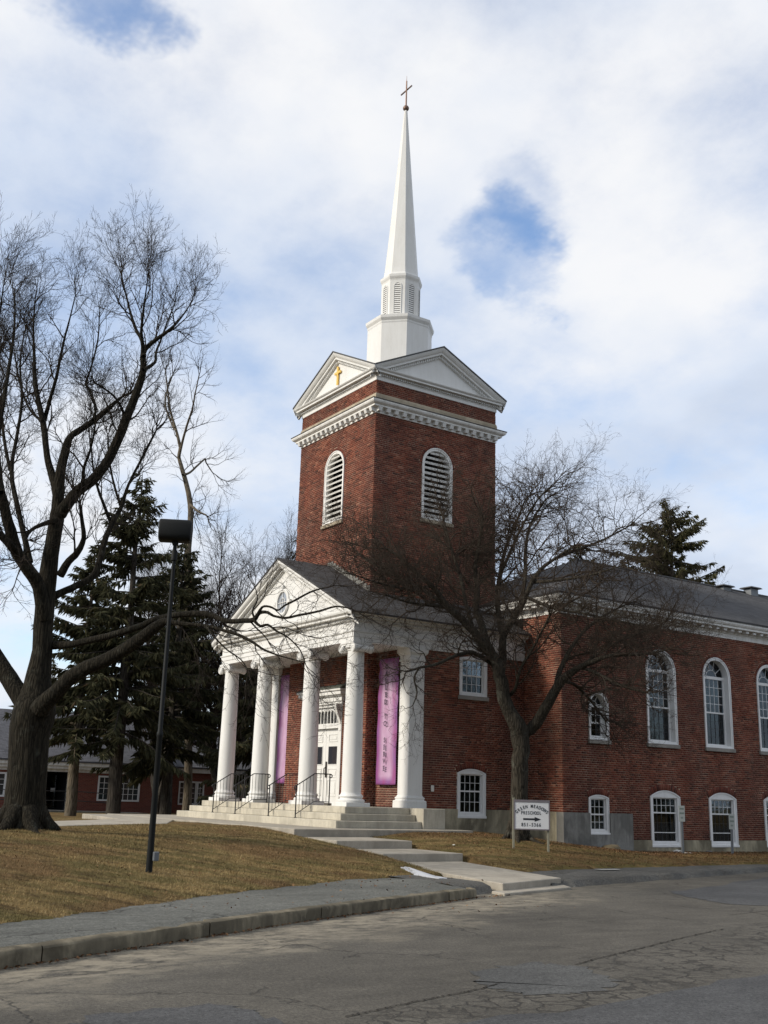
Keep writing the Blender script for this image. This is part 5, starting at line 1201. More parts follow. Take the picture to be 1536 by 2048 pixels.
for i, ch in enumerate('851-5366'): put_text('letter', ch, .12, sg, M['ink'], (cx-.02+(i-3.5)*.064, -.057, zb+.095), R3, .78)
mb = MB(); arr = [(-.22, -.022), (.07, -.022), (.07, -.058), (.235, 0), (.07, .058), (.07, .022), (-.22, .022)]
mb.prism([(cx+a, -.0565, zb+.235+b) for a, b in arr], [(cx+a, -.060, zb+.235+b) for a, b in arr]); mk('arrow', mb, M['ink'], sg)

# ------------------------------------------------------------------ small parking signs
def psign(x, y, h, tilt, label):
    z = float(terrain(x, y)); r = empty('parking_sign', (x, y, z)); tag(r, label, 'sign', 'small parking signs along the church wall'); r.rotation_euler = (0, tilt, math.radians(62))
    mb = MB(); mb.prism([(-.045, 0, -.2), (-.02, -.02, -.2), (.02, -.02, -.2), (.045, 0, -.2), (.02, -.012, -.2), (-.02, -.012, -.2)], [(-.045, 0, h), (-.02, -.02, h), (.02, -.02, h), (.045, 0, h), (.02, -.012, h), (-.02, -.012, h)]); mk('post', mb, M['steel'], r)
    mb = MB(); mb.box(-.10, .10, -.032, -.026, h-.46, h+.02); mk('plate', mb, M['psign'], r, bevel=.002)
    mb = MB()
    for z0, w_ in ((h-.10, .068), (h-.235, .072), (h-.37, .040)):
        for k in range(4): mb.box(-w_+2*w_*k/4+.004, -w_+2*w_*(k+1)/4-.004, -.035, -.0325, z0, z0+.055)
    mk('print', mb, M['green_ink'], r)
psign(7.37, 8.66, 1.42, .0, 'small grey parking sign on a thin post left of the second basement window gap')
psign(7.33, 11.04, 1.22, .02, 'small grey parking sign in front of the middle basement window, slightly lower')
r_ = bpy.data.objects['parking_sign']; r_['label'] = 'taller small grey parking sign between two large basement windows'
# ------------------------------------------------------------------ snow and litter
mb = MB(); SN = [(12.48, -5.55), (12.39, -5.25), (13.2, -5.42), (13.9, -5.62), (14.25, -5.72), (14.3, -5.92), (13.77, -5.88), (13.1, -5.72)]
rr = random.Random(5); L_ = []
for i in range(len(SN)):
    a, b = Vector(SN[i]), Vector(SN[(i+1) % len(SN)])
    for k in range(5): q = a.lerp(b, k/5); L_.append((q.x+rr.uniform(-.04, .04), q.y+rr.uniform(-.03, .03)))
zf = lambda x, y: float(terrain(x, y))
mb.prism([(x, y, zf(x, y)-.08) for x, y in L_], [(x, y, zf(x, y)+.02) for x, y in L_])
tag(mk('snow_patch', mb, M['snow'], smooth=None), 'thin ragged strip of old snow beside the lowest walk slab', 'snow')
for k, (x, y, s, lab) in enumerate(((6.55, 9.35, .17, 'largest scrap of whitish litter against the church wall'), (7.2, 8.95, .09, 'small pale scrap of litter right of the taller parking sign'), (7.15, 9.25, .07, 'small yellowish scrap of litter by the basement wall'), (6.5, 10.9, .12, 'grey scrap of litter between the basement windows'), (8.6, -1.2, .045, 'tiny white scrap of paper on the grass beside the steps'))):
    mb = MB(); mb.lathe([(s*.9, 0), (s, s*.15), (s*.6, s*.35), (s*.1, s*.42)], 7, phase=k); rr = random.Random(k)
    mb.v = [(a*rr.uniform(.7, 1.2), b*rr.uniform(.7, 1.2), c*rr.uniform(.8, 1.2)) for a, b, c in mb.v]
    tag(mk('litter', mb, M['litter'] if k != 3 else M['found2'], loc=(x, y, zf(x, y)+.01)), lab, 'litter', 'litter by the church')

# ------------------------------------------------------------------ low brick wing behind the conifers
wing = empty('parish_hall', (-27.6, 3, .4)); tag(wing, 'low red brick parish hall with grey roof behind the spruces', 'building')
WO = Vector(wing.location)
def wpart(name, mb, mat, parent=None, **kw):
    mb.v = [tuple(Vector(v)-WO) for v in mb.v]; return mk(name, mb, mat, parent or wing, **kw)
W1 = Wall((-27.6, 0, 0), (0, 1, 0), (1, 0, 0)); W2 = Wall((-28.6, 0, 0), (0, 1, 0), (1, 0, 0))
mb = MB()
for a, b, z0, z1 in ((-22, -3.9, 0, 2.5), (-3.9, -2.55, 0, 1.05), (-3.9, -2.55, 2.28, 2.5), (-2.55, -1.0, 0, 2.5), (.72, 2.35, 0, 2.5), (2.35, 4.76, 0, .95), (2.35, 4.76, 2.28, 2.5), (4.76, 6.25, 0, 2.5)): wbox(mb, W1, a, b, -.3, 0, z0, z1)
wpart('wall', mb, M['farbrick'])
mb = MB()
for a, b, z0, z1 in ((6.25, 7.5, 0, 2.62), (7.5, 9.1, 0, .83), (7.5, 9.1, 2.15, 2.62), (9.1, 24, 0, 2.62)): wbox(mb, W2, a, b, -.3, 0, z0, z1)
mb.box(-28.6, -27.61, 5.95, 6.25, 0, 2.5); wpart('wall', mb, M['farbrick'])
mb = MB(); wbox(mb, W1, -22, 6.3, -.05, .22, 2.56, 2.72); wbox(mb, W1, -22, 6.32, -.05, .30, 2.72, 2.90); wbox(mb, W1, -22, 6.28, -.05, .04, 2.40, 2.56); wpart('fascia', mb, M['white2'])
mb = MB(); wbox(mb, W2, 6.33, 24, -.05, .22, 2.62, 2.86); wpart('fascia', mb, M['white2'])
mb = MB(); q = [(-27.25, -22, 2.90), (-27.25, 6.4, 2.90), (-32.6, 6.4, 5.75), (-32.6, -22, 5.75)]; mb.prism(q, [(x, y, z+.08) for x, y, z in q])
q = [(-32.6, -22, 5.75), (-32.6, 6.4, 5.75), (-38, 6.4, 2.9), (-38, -22, 2.9)]; mb.prism(q, [(x, y, z+.08) for x, y, z in q]); wpart('roof', mb, M['fshingle'])
mb = MB(); q = [(-28.3, 6.42, 2.87), (-28.3, 24, 2.87), (-33, 24, 5.0), (-33, 6.42, 5.0)]; mb.prism(q, [(x, y, z+.08) for x, y, z in q]); q = [(-33, 6.42, 5.0), (-33, 24, 5.0), (-38, 24, 2.87), (-38, 6.42, 2.87)]; mb.prism(q, [(x, y, z+.08) for x, y, z in q]); wpart('roof', mb, M['fshingle'])
mb = MB(); mb.box(-38, -37.7, -22, 24, 0, 2.9); mb.box(-38, -27.7, -22, -21.7, 0, 2.9); mb.box(-38, -28.7, 23.7, 24, 0, 2.9); wpart('wall', mb, M['farbrick'])
def wwin(w, u0, u1, z0, z1, cols, rows, mid=True):
    r = empty('window', w.p((u0+u1)/2, 0, z0)-WO, wing); off = -w.p((u0+u1)/2, 0, z0)
    mb = MB(); t = .09
    wbox(mb, w, u0, u1, -.08, .03, z0, z0+t); wbox(mb, w, u0, u1, -.08, .03, z1-t, z1); wbox(mb, w, u0, u0+t, -.08, .029, z0+t, z1-t); wbox(mb, w, u1-t, u1, -.08, .029, z0+t, z1-t)
    mb.v = [tuple(Vector(v)+off) for v in mb.v]; mk('frame', mb, M['frame'], r)
    mb = MB(); cw = (u1-u0-2*t)/cols; ch = (z1-z0-2*t)/rows
    for i in range(1, cols): wbox(mb, w, u0+t+cw*i-.012, u0+t+cw*i+.012, -.06, -.02, z0+t, z1-t)
    for j in range(1, rows): wbox(mb, w, u0+t, u1-t, -.061, -.021, z0+t+ch*j-.012, z0+t+ch*j+.012)
    mb.v = [tuple(Vector(v)+off) for v in mb.v]; mk('muntins', mb, M['frame'], r)
    for i in range(cols):
        for j in range(rows): pane(w, 0, 0, cw-.01, ch-.01, 0, r, 'wingglass').location = w.p(u0+t+cw*(i+.5), -.045, z0+t+ch*(j+.5))+off
M['wingglass'] = m_plain('wing_window_glass', (.035, .045, .045), .08, .6)
wwin(W1, 2.35, 4.76, .95, 2.28, 8, 4); wwin(W1, -3.9, -2.55, 1.05, 2.28, 4, 4); wwin(W2, 7.5, 8.62, .83, 2.15, 4, 4); wwin(W2, 8.63, 9.1, .83, 2.15, 2, 4)
dd = empty('entrance', W1.p(-.15, 0, .5)-WO, wing); off = -W1.p(-.15, 0, .5)
mb = MB(); wbox(mb, W1, -1.0, .72, -1.2, -1.15, .4, 2.4); wbox(mb, W1, -1.0, -.95, -1.15, 0, .4, 2.4); wbox(mb, W1, .67, .72, -1.15, -.3, .4, 2.4); wbox(mb, W1, -1, .72, -1.15, -.02, 2.36, 2.4); mb.v = [tuple(Vector(v)+off) for v in mb.v]; mk('recess', mb, M['dark'], dd)
mb = MB(); wbox(mb, W1, .72, .90, -.3, .04, .45, 2.40); mb.v = [tuple(Vector(v)+off) for v in mb.v]; mk('pillar', mb, M['white'], dd)
mb = MB(); wbox(mb, W1, -.1, .55, -1.14, -1.10, .55, 2.25); mb.v = [tuple(Vector(v)+off) for v in mb.v]; mk('door', mb, M['pane_dark'], dd)
mb = MB(); wbox(mb, W1, .15, .38, -1.09, -1.07, 1.36, 1.56); mb.v = [tuple(Vector(v)+off) for v in mb.v]; mk('notice', mb, M['signwhite'], dd)
mb = MB(); mb.tube([(-27.53, 6.0, 2.6), (-27.53, 6.0, .6), (-27.4, 6.0, .42)], .05, 8); wpart('downspout', mb, M['rubber'])
ramp = empty('ramp', (-26.6, 0, .3)); tag(ramp, 'grey concrete ramp with thin black railing in front of the parish hall', 'ramp')
mb = MB(); lo = [(.95, -9, 0), (.95, 4.6, 0), (-.99, 4.6, 0), (-.99, -9, 0)]; mb.prism([(x, y, -.3) for x, y, z in lo], [(x, y, .26-(max(y, .8)-.8)*.045) for x, y, z in lo]); mk('slope', mb, M['found2'], ramp)
for y0, y1 in ((-4.2, 3.0),):
    mb = MB()
    for h in (.38, .85): mb.tube([(.9, y0, .26+h), (.9, .8, .26+h), (.9, y1, .16+h)], .022, 6)
    mk('rail', mb, M['black'], ramp)
    for y in (-4.2, -1.9, .6, 3.0): mb = MB(); mb.tube([(.9, y, .0), (.9, y, 1.12 if y < 1 else 1.0)], .024, 6); mk('post', mb, M['black'], ramp)

# ------------------------------------------------------------------ trees
class Tubes:
    def __init__(s): s.V = []; s.F = []; s.n = 0
    def add(s, P, R, k):
        P = np.asarray(P, float); R = np.asarray(R, float); m_ = len(P)
        T = np.empty_like(P); T[1:-1] = P[2:]-P[:-2]; T[0] = P[1]-P[0]; T[-1] = P[-1]-P[-2]
        T /= np.linalg.norm(T, axis=1)[:, None]+1e-9
        ref = np.array((0, 0, 1.)) if abs(T[:, 2]).max() < .9 else np.array((1., .13, 0)) if abs(T[:, 0]).max() < .9 else np.array((.3, .9, .31))
        A = np.cross(T, ref); A /= np.linalg.norm(A, axis=1)[:, None]+1e-9; B = np.cross(T, A)
        an = 2*np.pi*np.arange(k)/k
        V = P[:, None]+R[:, None, None]*(A[:, None]*np.cos(an)[None, :, None]+B[:, None]*np.sin(an)[None, :, None])
        s.V.append(V.reshape(-1, 3)); i = np.arange(m_-1)[:, None]*k; j = np.arange(k)[None, :]; j2 = (j+1) % k
        s.F.append((s.n+np.stack([i+j, i+j2, i+k+j2, i+k+j], -1)).reshape(-1, 4)); s.n += m_*k
    def batch(s, P, R, T, k):
        B, m_ = P.shape[:2]; T = T/(np.linalg.norm(T, axis=2)[..., None]+1e-9)
        ref = np.where((abs(T[:, :1, 2:3]) < .8), np.array((0, 0, 1.)), np.array((1., .13, 0))); A = np.cross(T, np.broadcast_to(ref, T.shape)); A /= np.linalg.norm(A, axis=2)[..., None]+1e-9; C_ = np.cross(T, A)
        an = 2*np.pi*np.arange(k)/k; V = P[:, :, None]+R[:, :, None, None]*(A[:, :, None]*np.cos(an)[:, None]+C_[:, :, None]*np.sin(an)[:, None])
        s.V.append(V.reshape(-1, 3)); i = (np.arange(B)[:, None, None]*m_+np.arange(m_-1)[None, :, None])*k; j = np.arange(k)[None, None]; j2 = (j+1) % k
        s.F.append((s.n+np.stack([i+j, i+j2, i+k+j2, i+k+j], -1)).reshape(-1, 4)); s.n += B*m_*k
    def obj(s, name, mat, parent):
        return big(name, np.concatenate(s.V), np.concatenate(s.F), mat, parent, smooth=True)
def smooth_path(L, sub=3, wob=.0, rs=None):
    P = np.array(L, float); n = len(P); out = []
    for i in range(n-1):
        p0, p1, p2, p3 = P[max(i-1, 0)], P[i], P[i+1], P[min(i+2, n-1)]
        for k in range(sub):
            t = k/sub; out.append(.5*((2*p1)+(-p0+p2)*t+(2*p0-5*p1+4*p2-p3)*t*t+(-p0+3*p1-3*p2+p3)*t**3))
    out.append(P[-1]); out = np.array(out)
    if wob and rs is not None: out[1:-1, :3] += rs.normal(0, 1, (len(out)-2, 3))*wob*out[1:-1, 3:4]
    out[:, 3] = np.maximum(out[:, 3], .003); return out
class Tree:
    """limbs are traced, everything finer grows level by level in batches"""
    def __init__(s, name, loc, seed, mt, mw, label, group=None, avoid=None, cat='tree'):
        s.root = empty(name, loc); tag(s.root, label, cat, group); s.o = np.array(loc, float); s.r = np.random.default_rng(seed); s.t = Tubes(); s.w = Tubes(); s.mt, s.mw = mt, mw; s.avoid = avoid; s.todo = []; s.taper = .4
    def limb(s, L, k=10, wob=.06):
        P = smooth_path(L, 3, wob, s.r); s.t.add(P[:, :3]-s.o, P[:, 3], k); return P
    def clothe(s, P, prm, every, start=.25, tipn=3, k=1.0):
        seg = np.linalg.norm(np.diff(P[:, :3], axis=0), axis=1); cum = np.concatenate([[0], np.cumsum(seg)]); T = cum[-1]; x = T*start; rows = []
        while x < T:
            i = max(min(np.searchsorted(cum, x)-1, len(seg)-1), 0); f = (x-cum[i])/seg[i]; b = P[i, :3]+(P[i+1, :3]-P[i, :3])*f
            d = (P[i+1, :3]-P[i, :3])/seg[i]; rows.append((*b, *d, P[i, 3]*.8, k*(1-s.taper*x/T), 1.0)); x += every*(.5+s.r.random())
        d = P[-1, :3]-P[-2, :3]; d /= np.linalg.norm(d)
        for c in range(tipn): rows.append((*P[-1, :3], *d, max(P[-1, 3], .012), k*(1.15-s.taper), .5))
        s.todo.append((prm, np.array(rows)))
    def run(s, prm, rows):
        g = s.r; nl = len(prm['seg'])
        for lvl in range(nl):
            B = len(rows)
            if not B: return
            b, pd, pr0, kk, ag = rows[:, 0:3], rows[:, 3:6], rows[:, 6], rows[:, 7], rows[:, 8]
            a = prm['ang'][lvl]*ag*(.7+.6*g.random(B)); v = g.normal(0, 1, (B, 3)); v -= pd*(v*pd).sum(1)[:, None]; v /= np.linalg.norm(v, axis=1)[:, None]+1e-9
            d = pd*np.cos(a)[:, None]+v*np.sin(a)[:, None]; L = prm['len'][lvl]*kk*(.65+.7*g.random(B)); r = np.minimum(pr0*.75, prm['rad'][lvl]*(.7+.6*g.random(B)))
            n = prm['seg'][lvl]; pts = [b]; dirs = [d]; alive = np.ones(B)
            for i in range(n):
                d = d+g.normal(0, prm['wig'][lvl], (B, 3)); d[:, 2] += prm['up'][lvl]; d /= np.linalg.norm(d, axis=1)[:, None]
                p = pts[-1]+d*(L/n*alive)[:, None]
                if s.avoid is not None: alive = np.where(s.avoid(p), 0, alive)
                pts.append(p); dirs.append(d)
            P = np.stack(pts, 1); D = np.stack(dirs, 1); tt = np.linspace(0, 1, n+1); R = r[:, None]*(1-(1-prm['tip'])*tt)[None]; R = np.maximum(R, .002)
            k = 3 if prm['rad'][lvl] < .014 else 4
            s.w.batch(P-s.o, R, D, k)
            if lvl+1 >= nl: return
            new = []
            cnt = np.maximum(1, (prm['kids'][lvl]*L/prm['len'][lvl]+g.random(B)).astype(int))*(alive > 0)
            idx = np.repeat(np.arange(B), cnt); f0 = prm['from'][lvl]; t = f0+(1-f0)*g.random(len(idx)); q = t*n; i = np.minimum(q.astype(int), n-1); fr = (q-i)[:, None]
            base = P[idx, i]*(1-fr)+P[idx, i+1]*fr; new.append(np.concatenate([base, D[idx, i+1], R[idx, i][:, None], (1-.55*t)[:, None], np.ones((len(idx), 1))], 1))
            liv = np.where(alive > 0)[0]
            for c in range(2): new.append(np.concatenate([P[liv, -1], D[liv, -1], R[liv, -1][:, None]*1.2, np.full((len(liv), 1), .8), np.full((len(liv), 1), .55)], 1))
            rows = np.concatenate(new)
    def done(s):
        for prm, rows in s.todo: s.run(prm, rows)
        if s.t.V: s.t.obj('trunk', s.mt, s.root)
        if s.w.V: s.w.obj('crown', s.mw, s.root)
        return sum(len(f) for f in s.w.F)

LPRM = dict(seg=[6, 5, 4, 3], wig=[.15, .18, .22, .2], up=[.10, .085, .07, .06], tip=.45, kids=[6, 4, 3, 0], len=[1.2, .68, .36, .15], rad=[.019, .0115, .0075, .0050], ang=[.75, .7, .75, .7], **{'from': [.12, .12, .2, 0]})
LOWP = dict(LPRM, up=[.02, .015, .01, .02], len=[1.1, .7, .38, .16], wig=[.22, .24, .28, .25], kids=[5, 4, 2, 0])
lt = Tree('maple_tree', (8.7, -12.0, .66), 11, M['bark'], M['twig'], 'large bare maple tree with massive low limbs standing on the lawn')
lt.taper = .6
for i, L in enumerate(LEFT_LIMBS):
    P = lt.limb(L, 16 if i == 0 else 10, .05 if i else .03)
    if i in (10, 11, 12, 13, 14, 15): lt.clothe(P, LOWP, .62 if i > 11 else 1.0, .55 if i in (10, 11) else .3, 2)
    elif i == 0: lt.clothe(P, LPRM, .5, .66, 3)
    else: lt.clothe(P, LPRM, .36, .32, 4)
# root flare
for a in np.linspace(0, 6.28, 8)[:-1]:
    rr = .55+.25*math.sin(a*3+1); c_, s_ = math.cos(a), math.sin(a); x, y = 8.7+c_*.9*rr/.6, -12.0+s_*.9*rr/.6
    lt.limb([(8.7+c_*.25, -12+s_*.25, 1.15, .20), (8.7+c_*.46, -12+s_*.46, .90, .15), (8.7+c_*.70, -12+s_*.70, .755, .09), (x, y, .70, .04)], 8, .0)
NT_ = lt.done()
def av(p):
    x, y, z = p[:, 0], p[:, 1], p[:, 2]; return ((x < 4.85) & (z < 7.3)) | ((x < 6.5) & (y > 4.3) & (z < 8.3)) | (x < 2.7)
RPRM = dict(seg=[6, 5, 4, 3], wig=[.24, .27, .32, .3], up=[.035, .03, .02, .02], tip=.45, kids=[5, 5, 3, 0], len=[1.55, .95, .5, .2], rad=[.024, .0145, .0090, .0056], ang=[.85, .8, .85, .8], **{'from': [.12, .12, .15, 0]})
RLOW = dict(RPRM, kids=[3, 3, 2, 0], len=[.9, .55, .34, .16])
rt = Tree('bare_tree', (7.9, 1.5, .5), 23, M['bark2'], M['twig2'], 'bare crooked spreading tree in front of the church side wall', avoid=av)
for i, L in enumerate(RIGHT_LIMBS):
    P = rt.limb([(x, y, z, r*.86) for x, y, z, r in L], 12 if i < 2 else 8, .06)
    rt.clothe(P, RLOW if i in (6, 7) else RPRM,   .45 if i in (6, 7) else .15 if i in (0, 2, 4, 10) else .20, .48 if i == 0 else .42 if i == 1 else .25, 3)
for a in (0.4, 1.9, 3.2, 4.6, 5.6):
    c_, s_ = math.cos(a), math.sin(a); rt.limb([(7.9+c_*.14, 1.5+s_*.14, 1.05, .13), (7.9+c_*.26, 1.5+s_*.26, .78, .10), (7.9+c_*.48, 1.5+s_*.48, .58, .06), (7.9+c_*.8, 1.5+s_*.8, .50, .03)], 8, 0)
NT2 = rt.done(); print('twig quads', NT_, NT2)

# background bare trees
def bare(name, x, y, z, h, stems, spread, seed, label, mt='sbark', group=None, prm=None):
    t = Tree(name, (x, y, z), seed, M[mt], M['twig'], label, group); r = t.r
    P_ = prm or dict(seg=[6, 5, 4], wig=[.13, .16, .2], up=[.09, .08, .06], tip=.4, kids=[7, 5, 0], len=[2.4, 1.3, .6], rad=[.045, .027, .019], ang=[.6, .6, .65], **{'from': [.15, .15, 0]})
    for k in range(stems):
        a = 6.28*(k+r.random()*.6)/stems; L = []; hh = h*r.uniform(.8, 1.0); off = spread*r.uniform(.4, 1)
        for i in range(8):
            f = i/7; L.append((x+math.cos(a)*off*f**1.2+r.normal(0, .08), y+math.sin(a)*off*f**1.2+r.normal(0, .08), z+hh*.82*f, max(.02, (.17 if stems > 1 else .26)*(1-f*.9))))
        P = t.limb(L, 7, .02); t.clothe(P, P_, .34, .25, 3, h/13)
    t.done()
bare('bare_tree', -23.0, 7.6, .35, 17.0, 12, 5.2, 31, 'bare many stemmed tree rising behind the portico gable')
bare('bare_tree', -26.0, 5.2, .35, 14.5, 8, 3.4, 33, 'thinner bare tree beside the tall spruce, left of the gable')
bare('bare_tree', -46, -12, .3, 12, 5, 4, 35, 'small distant bare tree seen behind the maple trunk')
bare('bare_tree', -52, -20, .3, 11, 4, 4, 36, 'distant bare tree at the far left edge')
# pale leaning snag
sn = Tree('snag_tree', (-22.65, 5.43, .3), 41, M['pale'], M['twig'], 'tall pale trunked bare tree rising behind the lamp head')
SNAG = SNAG_L
sprm = dict(seg=[6, 5, 4], wig=[.16, .2, .22], up=[.09, .07, .05], tip=.4, kids=[5, 4, 0], len=[2.2, 1.1, .5], rad=[.034, .018, .010], ang=[.65, .65, .7], **{'from': [.15, .15, 0]})
for i, L in enumerate(SNAG):
    P = sn.limb(L, 9, .05); sn.clothe(P, sprm, .75 if i else 1.3, .55 if i == 0 else .3, 3)
sn.done()

# spruces
def spruce(x, y, z, h, rad, seed, label, bare_to=.14, group='spruce trees around the church', lean=0, dens=1.0, mt='sbark', sparse=False, nm='needle', droop=1.0):
    r = np.random.default_rng(seed); root = empty('spruce_tree', (x, y, z)); tag(root, label, 'tree', group)
    t = Tubes(); tr = h*.017+.06
    zs = np.linspace(-.3, h, 14); t.add(np.stack([lean*zs/h+.05*np.sin(zs), .04*np.cos(zs*1.3), zs], -1), np.maximum(tr*(1-zs/h)**.8, .015), 10)
    Q = []; tone = []
    zc = h*bare_to
    while zc < h*.985:
        f = zc/h; ln = rad*((1-f)**.72)*(.72+.28*min(1, (f-bare_to+.05)/.12))
        nb = r.integers(3, 7)
        for b in range(nb):
            a = r.uniform(0, 6.28); L = ln*r.uniform(.45, 1.15); up0 = .55*f-.08+r.normal(0, .16); n = max(4, int(L/.35)); p = np.array([lean*f, 0, zc+r.uniform(-.35, .35)]); pts = [p]
            el = up0
            for i in range(n):
                el += (-.09 if i < n*.55 else .10)*(1-f*.6)*droop; a2 = a+r.normal(0, .05); p = p+(L/n)*np.array([math.cos(a2)*math.cos(el), math.sin(a2)*math.cos(el), math.sin(el)]); pts.append(p)
            pts = np.array(pts); t.add(pts, np.linspace(.018+L*.011, .006, len(pts)), 4)
            # needle sprays
            m_ = int(max(10, L*44*dens)); u = r.uniform(.12, 1, m_)**.85; q = u*(len(pts)-1); i = np.minimum(q.astype(int), len(pts)-2); c = pts[i]+(pts[i+1]-pts[i])*(q-i)[:, None]; dr_ = pts[i+1]-pts[i]; dr_ = dr_/np.linalg.norm(dr_, axis=1)[:, None]
            sd = np.stack([-dr_[:, 1], dr_[:, 0], 0*u], -1)*r.choice((-1, 1), m_)[:, None]; sl = r.uniform(.20, .72, m_)*(1.15-.45*u)*(.55+.45*min(1, L/2.0))
            v = dr_*r.uniform(.3, .8, m_)[:, None]+sd*r.uniform(.2, 1., m_)[:, None]+np.stack([0*u, 0*u, -r.uniform(.1, 1.5, m_)], -1); v /= np.linalg.norm(v, axis=1)[:, None]; w = np.cross(v, r.normal(0, 1, (m_, 3))); w /= np.linalg.norm(w, axis=1)[:, None]+1e-9; w *= (sl*r.uniform(.06, .13, m_))[:, None]; w2 = np.cross(v, w); sv = v*sl[:, None]
            tn = r.normal(.45, .2, m_)
            Q.append(np.stack([c-w*.4, c+sv*.45-w, c+sv, c+sv*.5+w], 1)); Q.append(np.stack([c-w2*.4, c+sv*.5-w2, c+sv*1.02, c+sv*.45+w2], 1)); tone += [tn, tn]
        zc += r.uniform(.20, .36)*(1.0+.4*(1-f))/(1 if not sparse else .7)
    t.obj('trunk', M[mt], root); V = np.concatenate(Q).reshape(-1, 3); F = np.arange(len(V)).reshape(-1, 4)
    big('crown', V, F, M[nm], root, tone=np.clip(np.concatenate(tone), 0, 1))
spruce(-17.1, -.6, .4, 16.0, 5.6, 51, 'tallest dark spruce tree beside the lamp post, left of the portico', .22)
spruce(-19.0, -1.9, .4, 12.5, 4.4, 52, 'shorter spruce with a pale wounded trunk in front of the parish hall door', .28, mt='pale')
spruce(-20.2, 3.2, .4, 14.0, 5.0, 53, 'dense spruce tree standing behind the two leftmost columns', .2)
spruce(-25.5, 13.5, .4, 18.0, 4.6, 54, 'spruce tree top rising between bare branches and the brick tower', .1)
spruce(-14.5, 5.6, .4, 11.0, 3.8, 55, 'low spruce filling the gap behind the portico columns', .04)
spruce(-18.2, 38.1, .2, 21.8, 12.0, 56, 'lone spruce tree rising behind the nave roof ridge', .35, dens=.8, nm='needle2', droop=.35)
spruce(-22.1, 33.0, .2, 18.9, 7.0, 57, 'small spruce top peeking over the front end of the nave roof', .4, nm='needle2')
for k, (x, y, h, sd) in enumerate(((-40, 16, 12, 61), (-44, 4, 10, 62), (-42, -8, 9.5, 63))):
    spruce(x, y, .3, h, 3.5, sd, ('far dark spruce glimpsed between the columns', 'far spruce above the parish hall roof', 'low far spruce behind the parish hall roof, left of the other')[k], .05, dens=.5)

# ------------------------------------------------------------------ grass, dead leaves
def visible(X, Y, Z, marg=.05):
    d = np.stack([X-CAM.x, Y-CAM.y, Z-CAM.z], -1); f = d@np.array(_F); a = d@np.array(_R)/f; b = d@np.array(_U)/f
    return (f > 2) & (abs(a) < .3562+marg) & (abs(b) < .475+marg), f
def blades(n, x0, x1, y0, y1, seed):
    r = np.random.default_rng(seed); X = r.uniform(x0, x1, n); Y = r.uniform(y0, y1, n)
    ok = (X < lawnx(Y)+.16*snoise(X, Y, 3, 9)+.07*snoise(X, Y, 9, 10)-.01) & ~walkmask(X, Y) & ~((X < 6.3) & (Y > 4.7)) & ~((X < 4.5) & (Y > -2.7) & (Y < 5))
    # leave out the side walk
    sw = (Y < -4.3) & (X < np.interp(Y, [-19, -10.3, -6.2, -4.4], [8.35, 5.25, 2.25, -1.4])) & (X > np.interp(Y, [-19, -10.2, -6.2, -4.4], [6.35, 2.55, -1.55, -7.6]))
    ok &= ~sw; X, Y = X[ok], Y[ok]; Z = lawn_z(X, Y); v, f = visible(X, Y, Z); keep = v & (r.random(len(X)) < np.clip((17/f)**1.4, 0, 1)); X, Y, Z, f = X[keep], Y[keep], Z[keep], f[keep]
    m_ = len(X); a = r.uniform(0, 6.28, m_); cl = .5+.5*snoise(X, Y, 2.4, 21); L = (r.uniform(.018, .050, m_))*(.6+.9*np.clip(cl, 0, 1)); w = r.uniform(.0018, .0036, m_)*np.clip(f/15, 1, 2)
    ln = r.uniform(.5, 1.5, m_); dx, dy = np.cos(a), np.sin(a); B = np.stack([X, Y, Z-.006], -1); side = np.stack([-dy, dx, 0*dx], -1)*w[:, None]
    tip = B+np.stack([dx*np.sin(ln)*L, dy*np.sin(ln)*L, np.cos(ln)*L+.006], -1)
    V = np.stack([B-side, B+side, tip], 1).reshape(-1, 3); tone = np.clip(r.normal(.5, .2, m_)+.22*snoise(X, Y, 1.1, 22), 0, .86); tone = np.where(r.random(m_) < .05+.06*np.clip(snoise(X, Y, .8, 23)*3, 0, 1), .95, tone)
    return V, tone
V1, t1 = blades(1000000, 3, 20, -22, -2, 71); V2, t2 = blades(300000, 4.3, 13, -2.6, 20, 72); V3, t3 = blades(60000, -24, 4, -20, 0, 73)
V = np.concatenate([V1, V2, V3]); tag(big('grass', V, np.arange(len(V)).reshape(-1, 3), M['grassblade'], tone=np.concatenate([t1, t2, t3])), 'short dry brown winter grass covering the lawn', 'grass', kind='stuff')
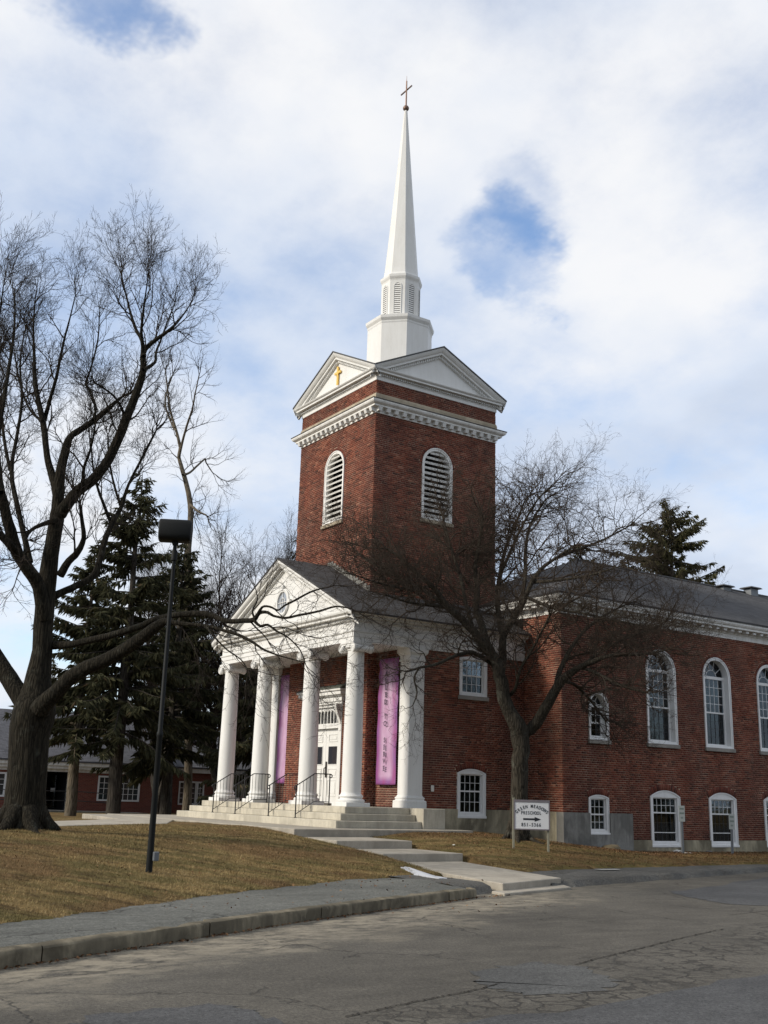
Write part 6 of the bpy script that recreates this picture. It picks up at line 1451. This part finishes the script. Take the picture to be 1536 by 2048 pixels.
def leaves(n, seed):
    r = np.random.default_rng(seed); X = []; Y = []
    for x0, x1, y0, y1, k in ((6.3, 12, -2, 14, .55), (6.3, 8, 5, 16, .25), (9, 15.6, -9, -4.5, .02), (6, 18, -18, -6, .08)):
        c = int(n*k); X.append(r.uniform(x0, x1, c)); Y.append(r.uniform(y0, y1, c))
    y = r.uniform(-20, -5.5, int(n*.07)); X.append(kerbx(y)+np.abs(r.normal(.03, .06, len(y)))); Y.append(y)
    X = np.concatenate(X); Y = np.concatenate(Y); Z = np.where(X < lawnx(Y), lawn_z(X, Y)+.02, np.where(X > kerbx(Y), .004, .175)); ok = ~walkmask(X, Y); X, Y, Z = X[ok], Y[ok], Z[ok]
    m_ = len(X); a = r.uniform(0, 6.28, m_); s = r.uniform(.010, .026, m_); u = np.stack([np.cos(a), np.sin(a), r.normal(0, .35, m_)], -1)*s[:, None]; v = np.stack([-np.sin(a), np.cos(a), r.normal(0, .35, m_)], -1)*(s*r.uniform(.5, .9, m_))[:, None]; P = np.stack([X, Y, Z+.012], -1)
    return np.stack([P-u, P-v*.9, P+u, P+v*.9], 1).reshape(-1, 3), r.uniform(0, 1, m_)
V, tn = leaves(12000, 75); tag(big('leaf_litter', V, np.arange(len(V)).reshape(-1, 4), M['leaf'], tone=tn), 'scattered dead brown leaves on the grass and in the gutter', 'leaves', kind='stuff')

# ------------------------------------------------------------------ unseen woods added across the road to darken the flank and window reflections
r = np.random.default_rng(91); n = 26000; a = r.uniform(-75, 110, n); X = 78+r.uniform(0, 14, n)+.12*a; top = 12+4*np.sin(a*.21)+3*np.sin(a*.57+1); hz = r.uniform(0, 1, n)**.8*top
C_ = np.stack([X, a, hz], -1); U1 = r.normal(0, 1, (n, 3)); U1 /= np.linalg.norm(U1, axis=1)[:, None]; U2 = np.cross(U1, r.normal(0, 1, (n, 3))); U2 /= np.linalg.norm(U2, axis=1)[:, None]
sz1 = r.uniform(.5, 1.5, n)[:, None]; sz2 = r.uniform(.12, .4, n)[:, None]
V = np.stack([C_-U1*sz1, C_-U2*sz2, C_+U1*sz1, C_+U2*sz2], 1).reshape(-1, 3)
tag(big('shade_wood', V, np.arange(len(V)).reshape(-1, 4), M['needle'], tone=np.clip(r.normal(.4, .2, n), 0, 1)), 'unseen dark woods added across the road to shade the church flank, mirrored in its windows', 'woods', kind='stuff')
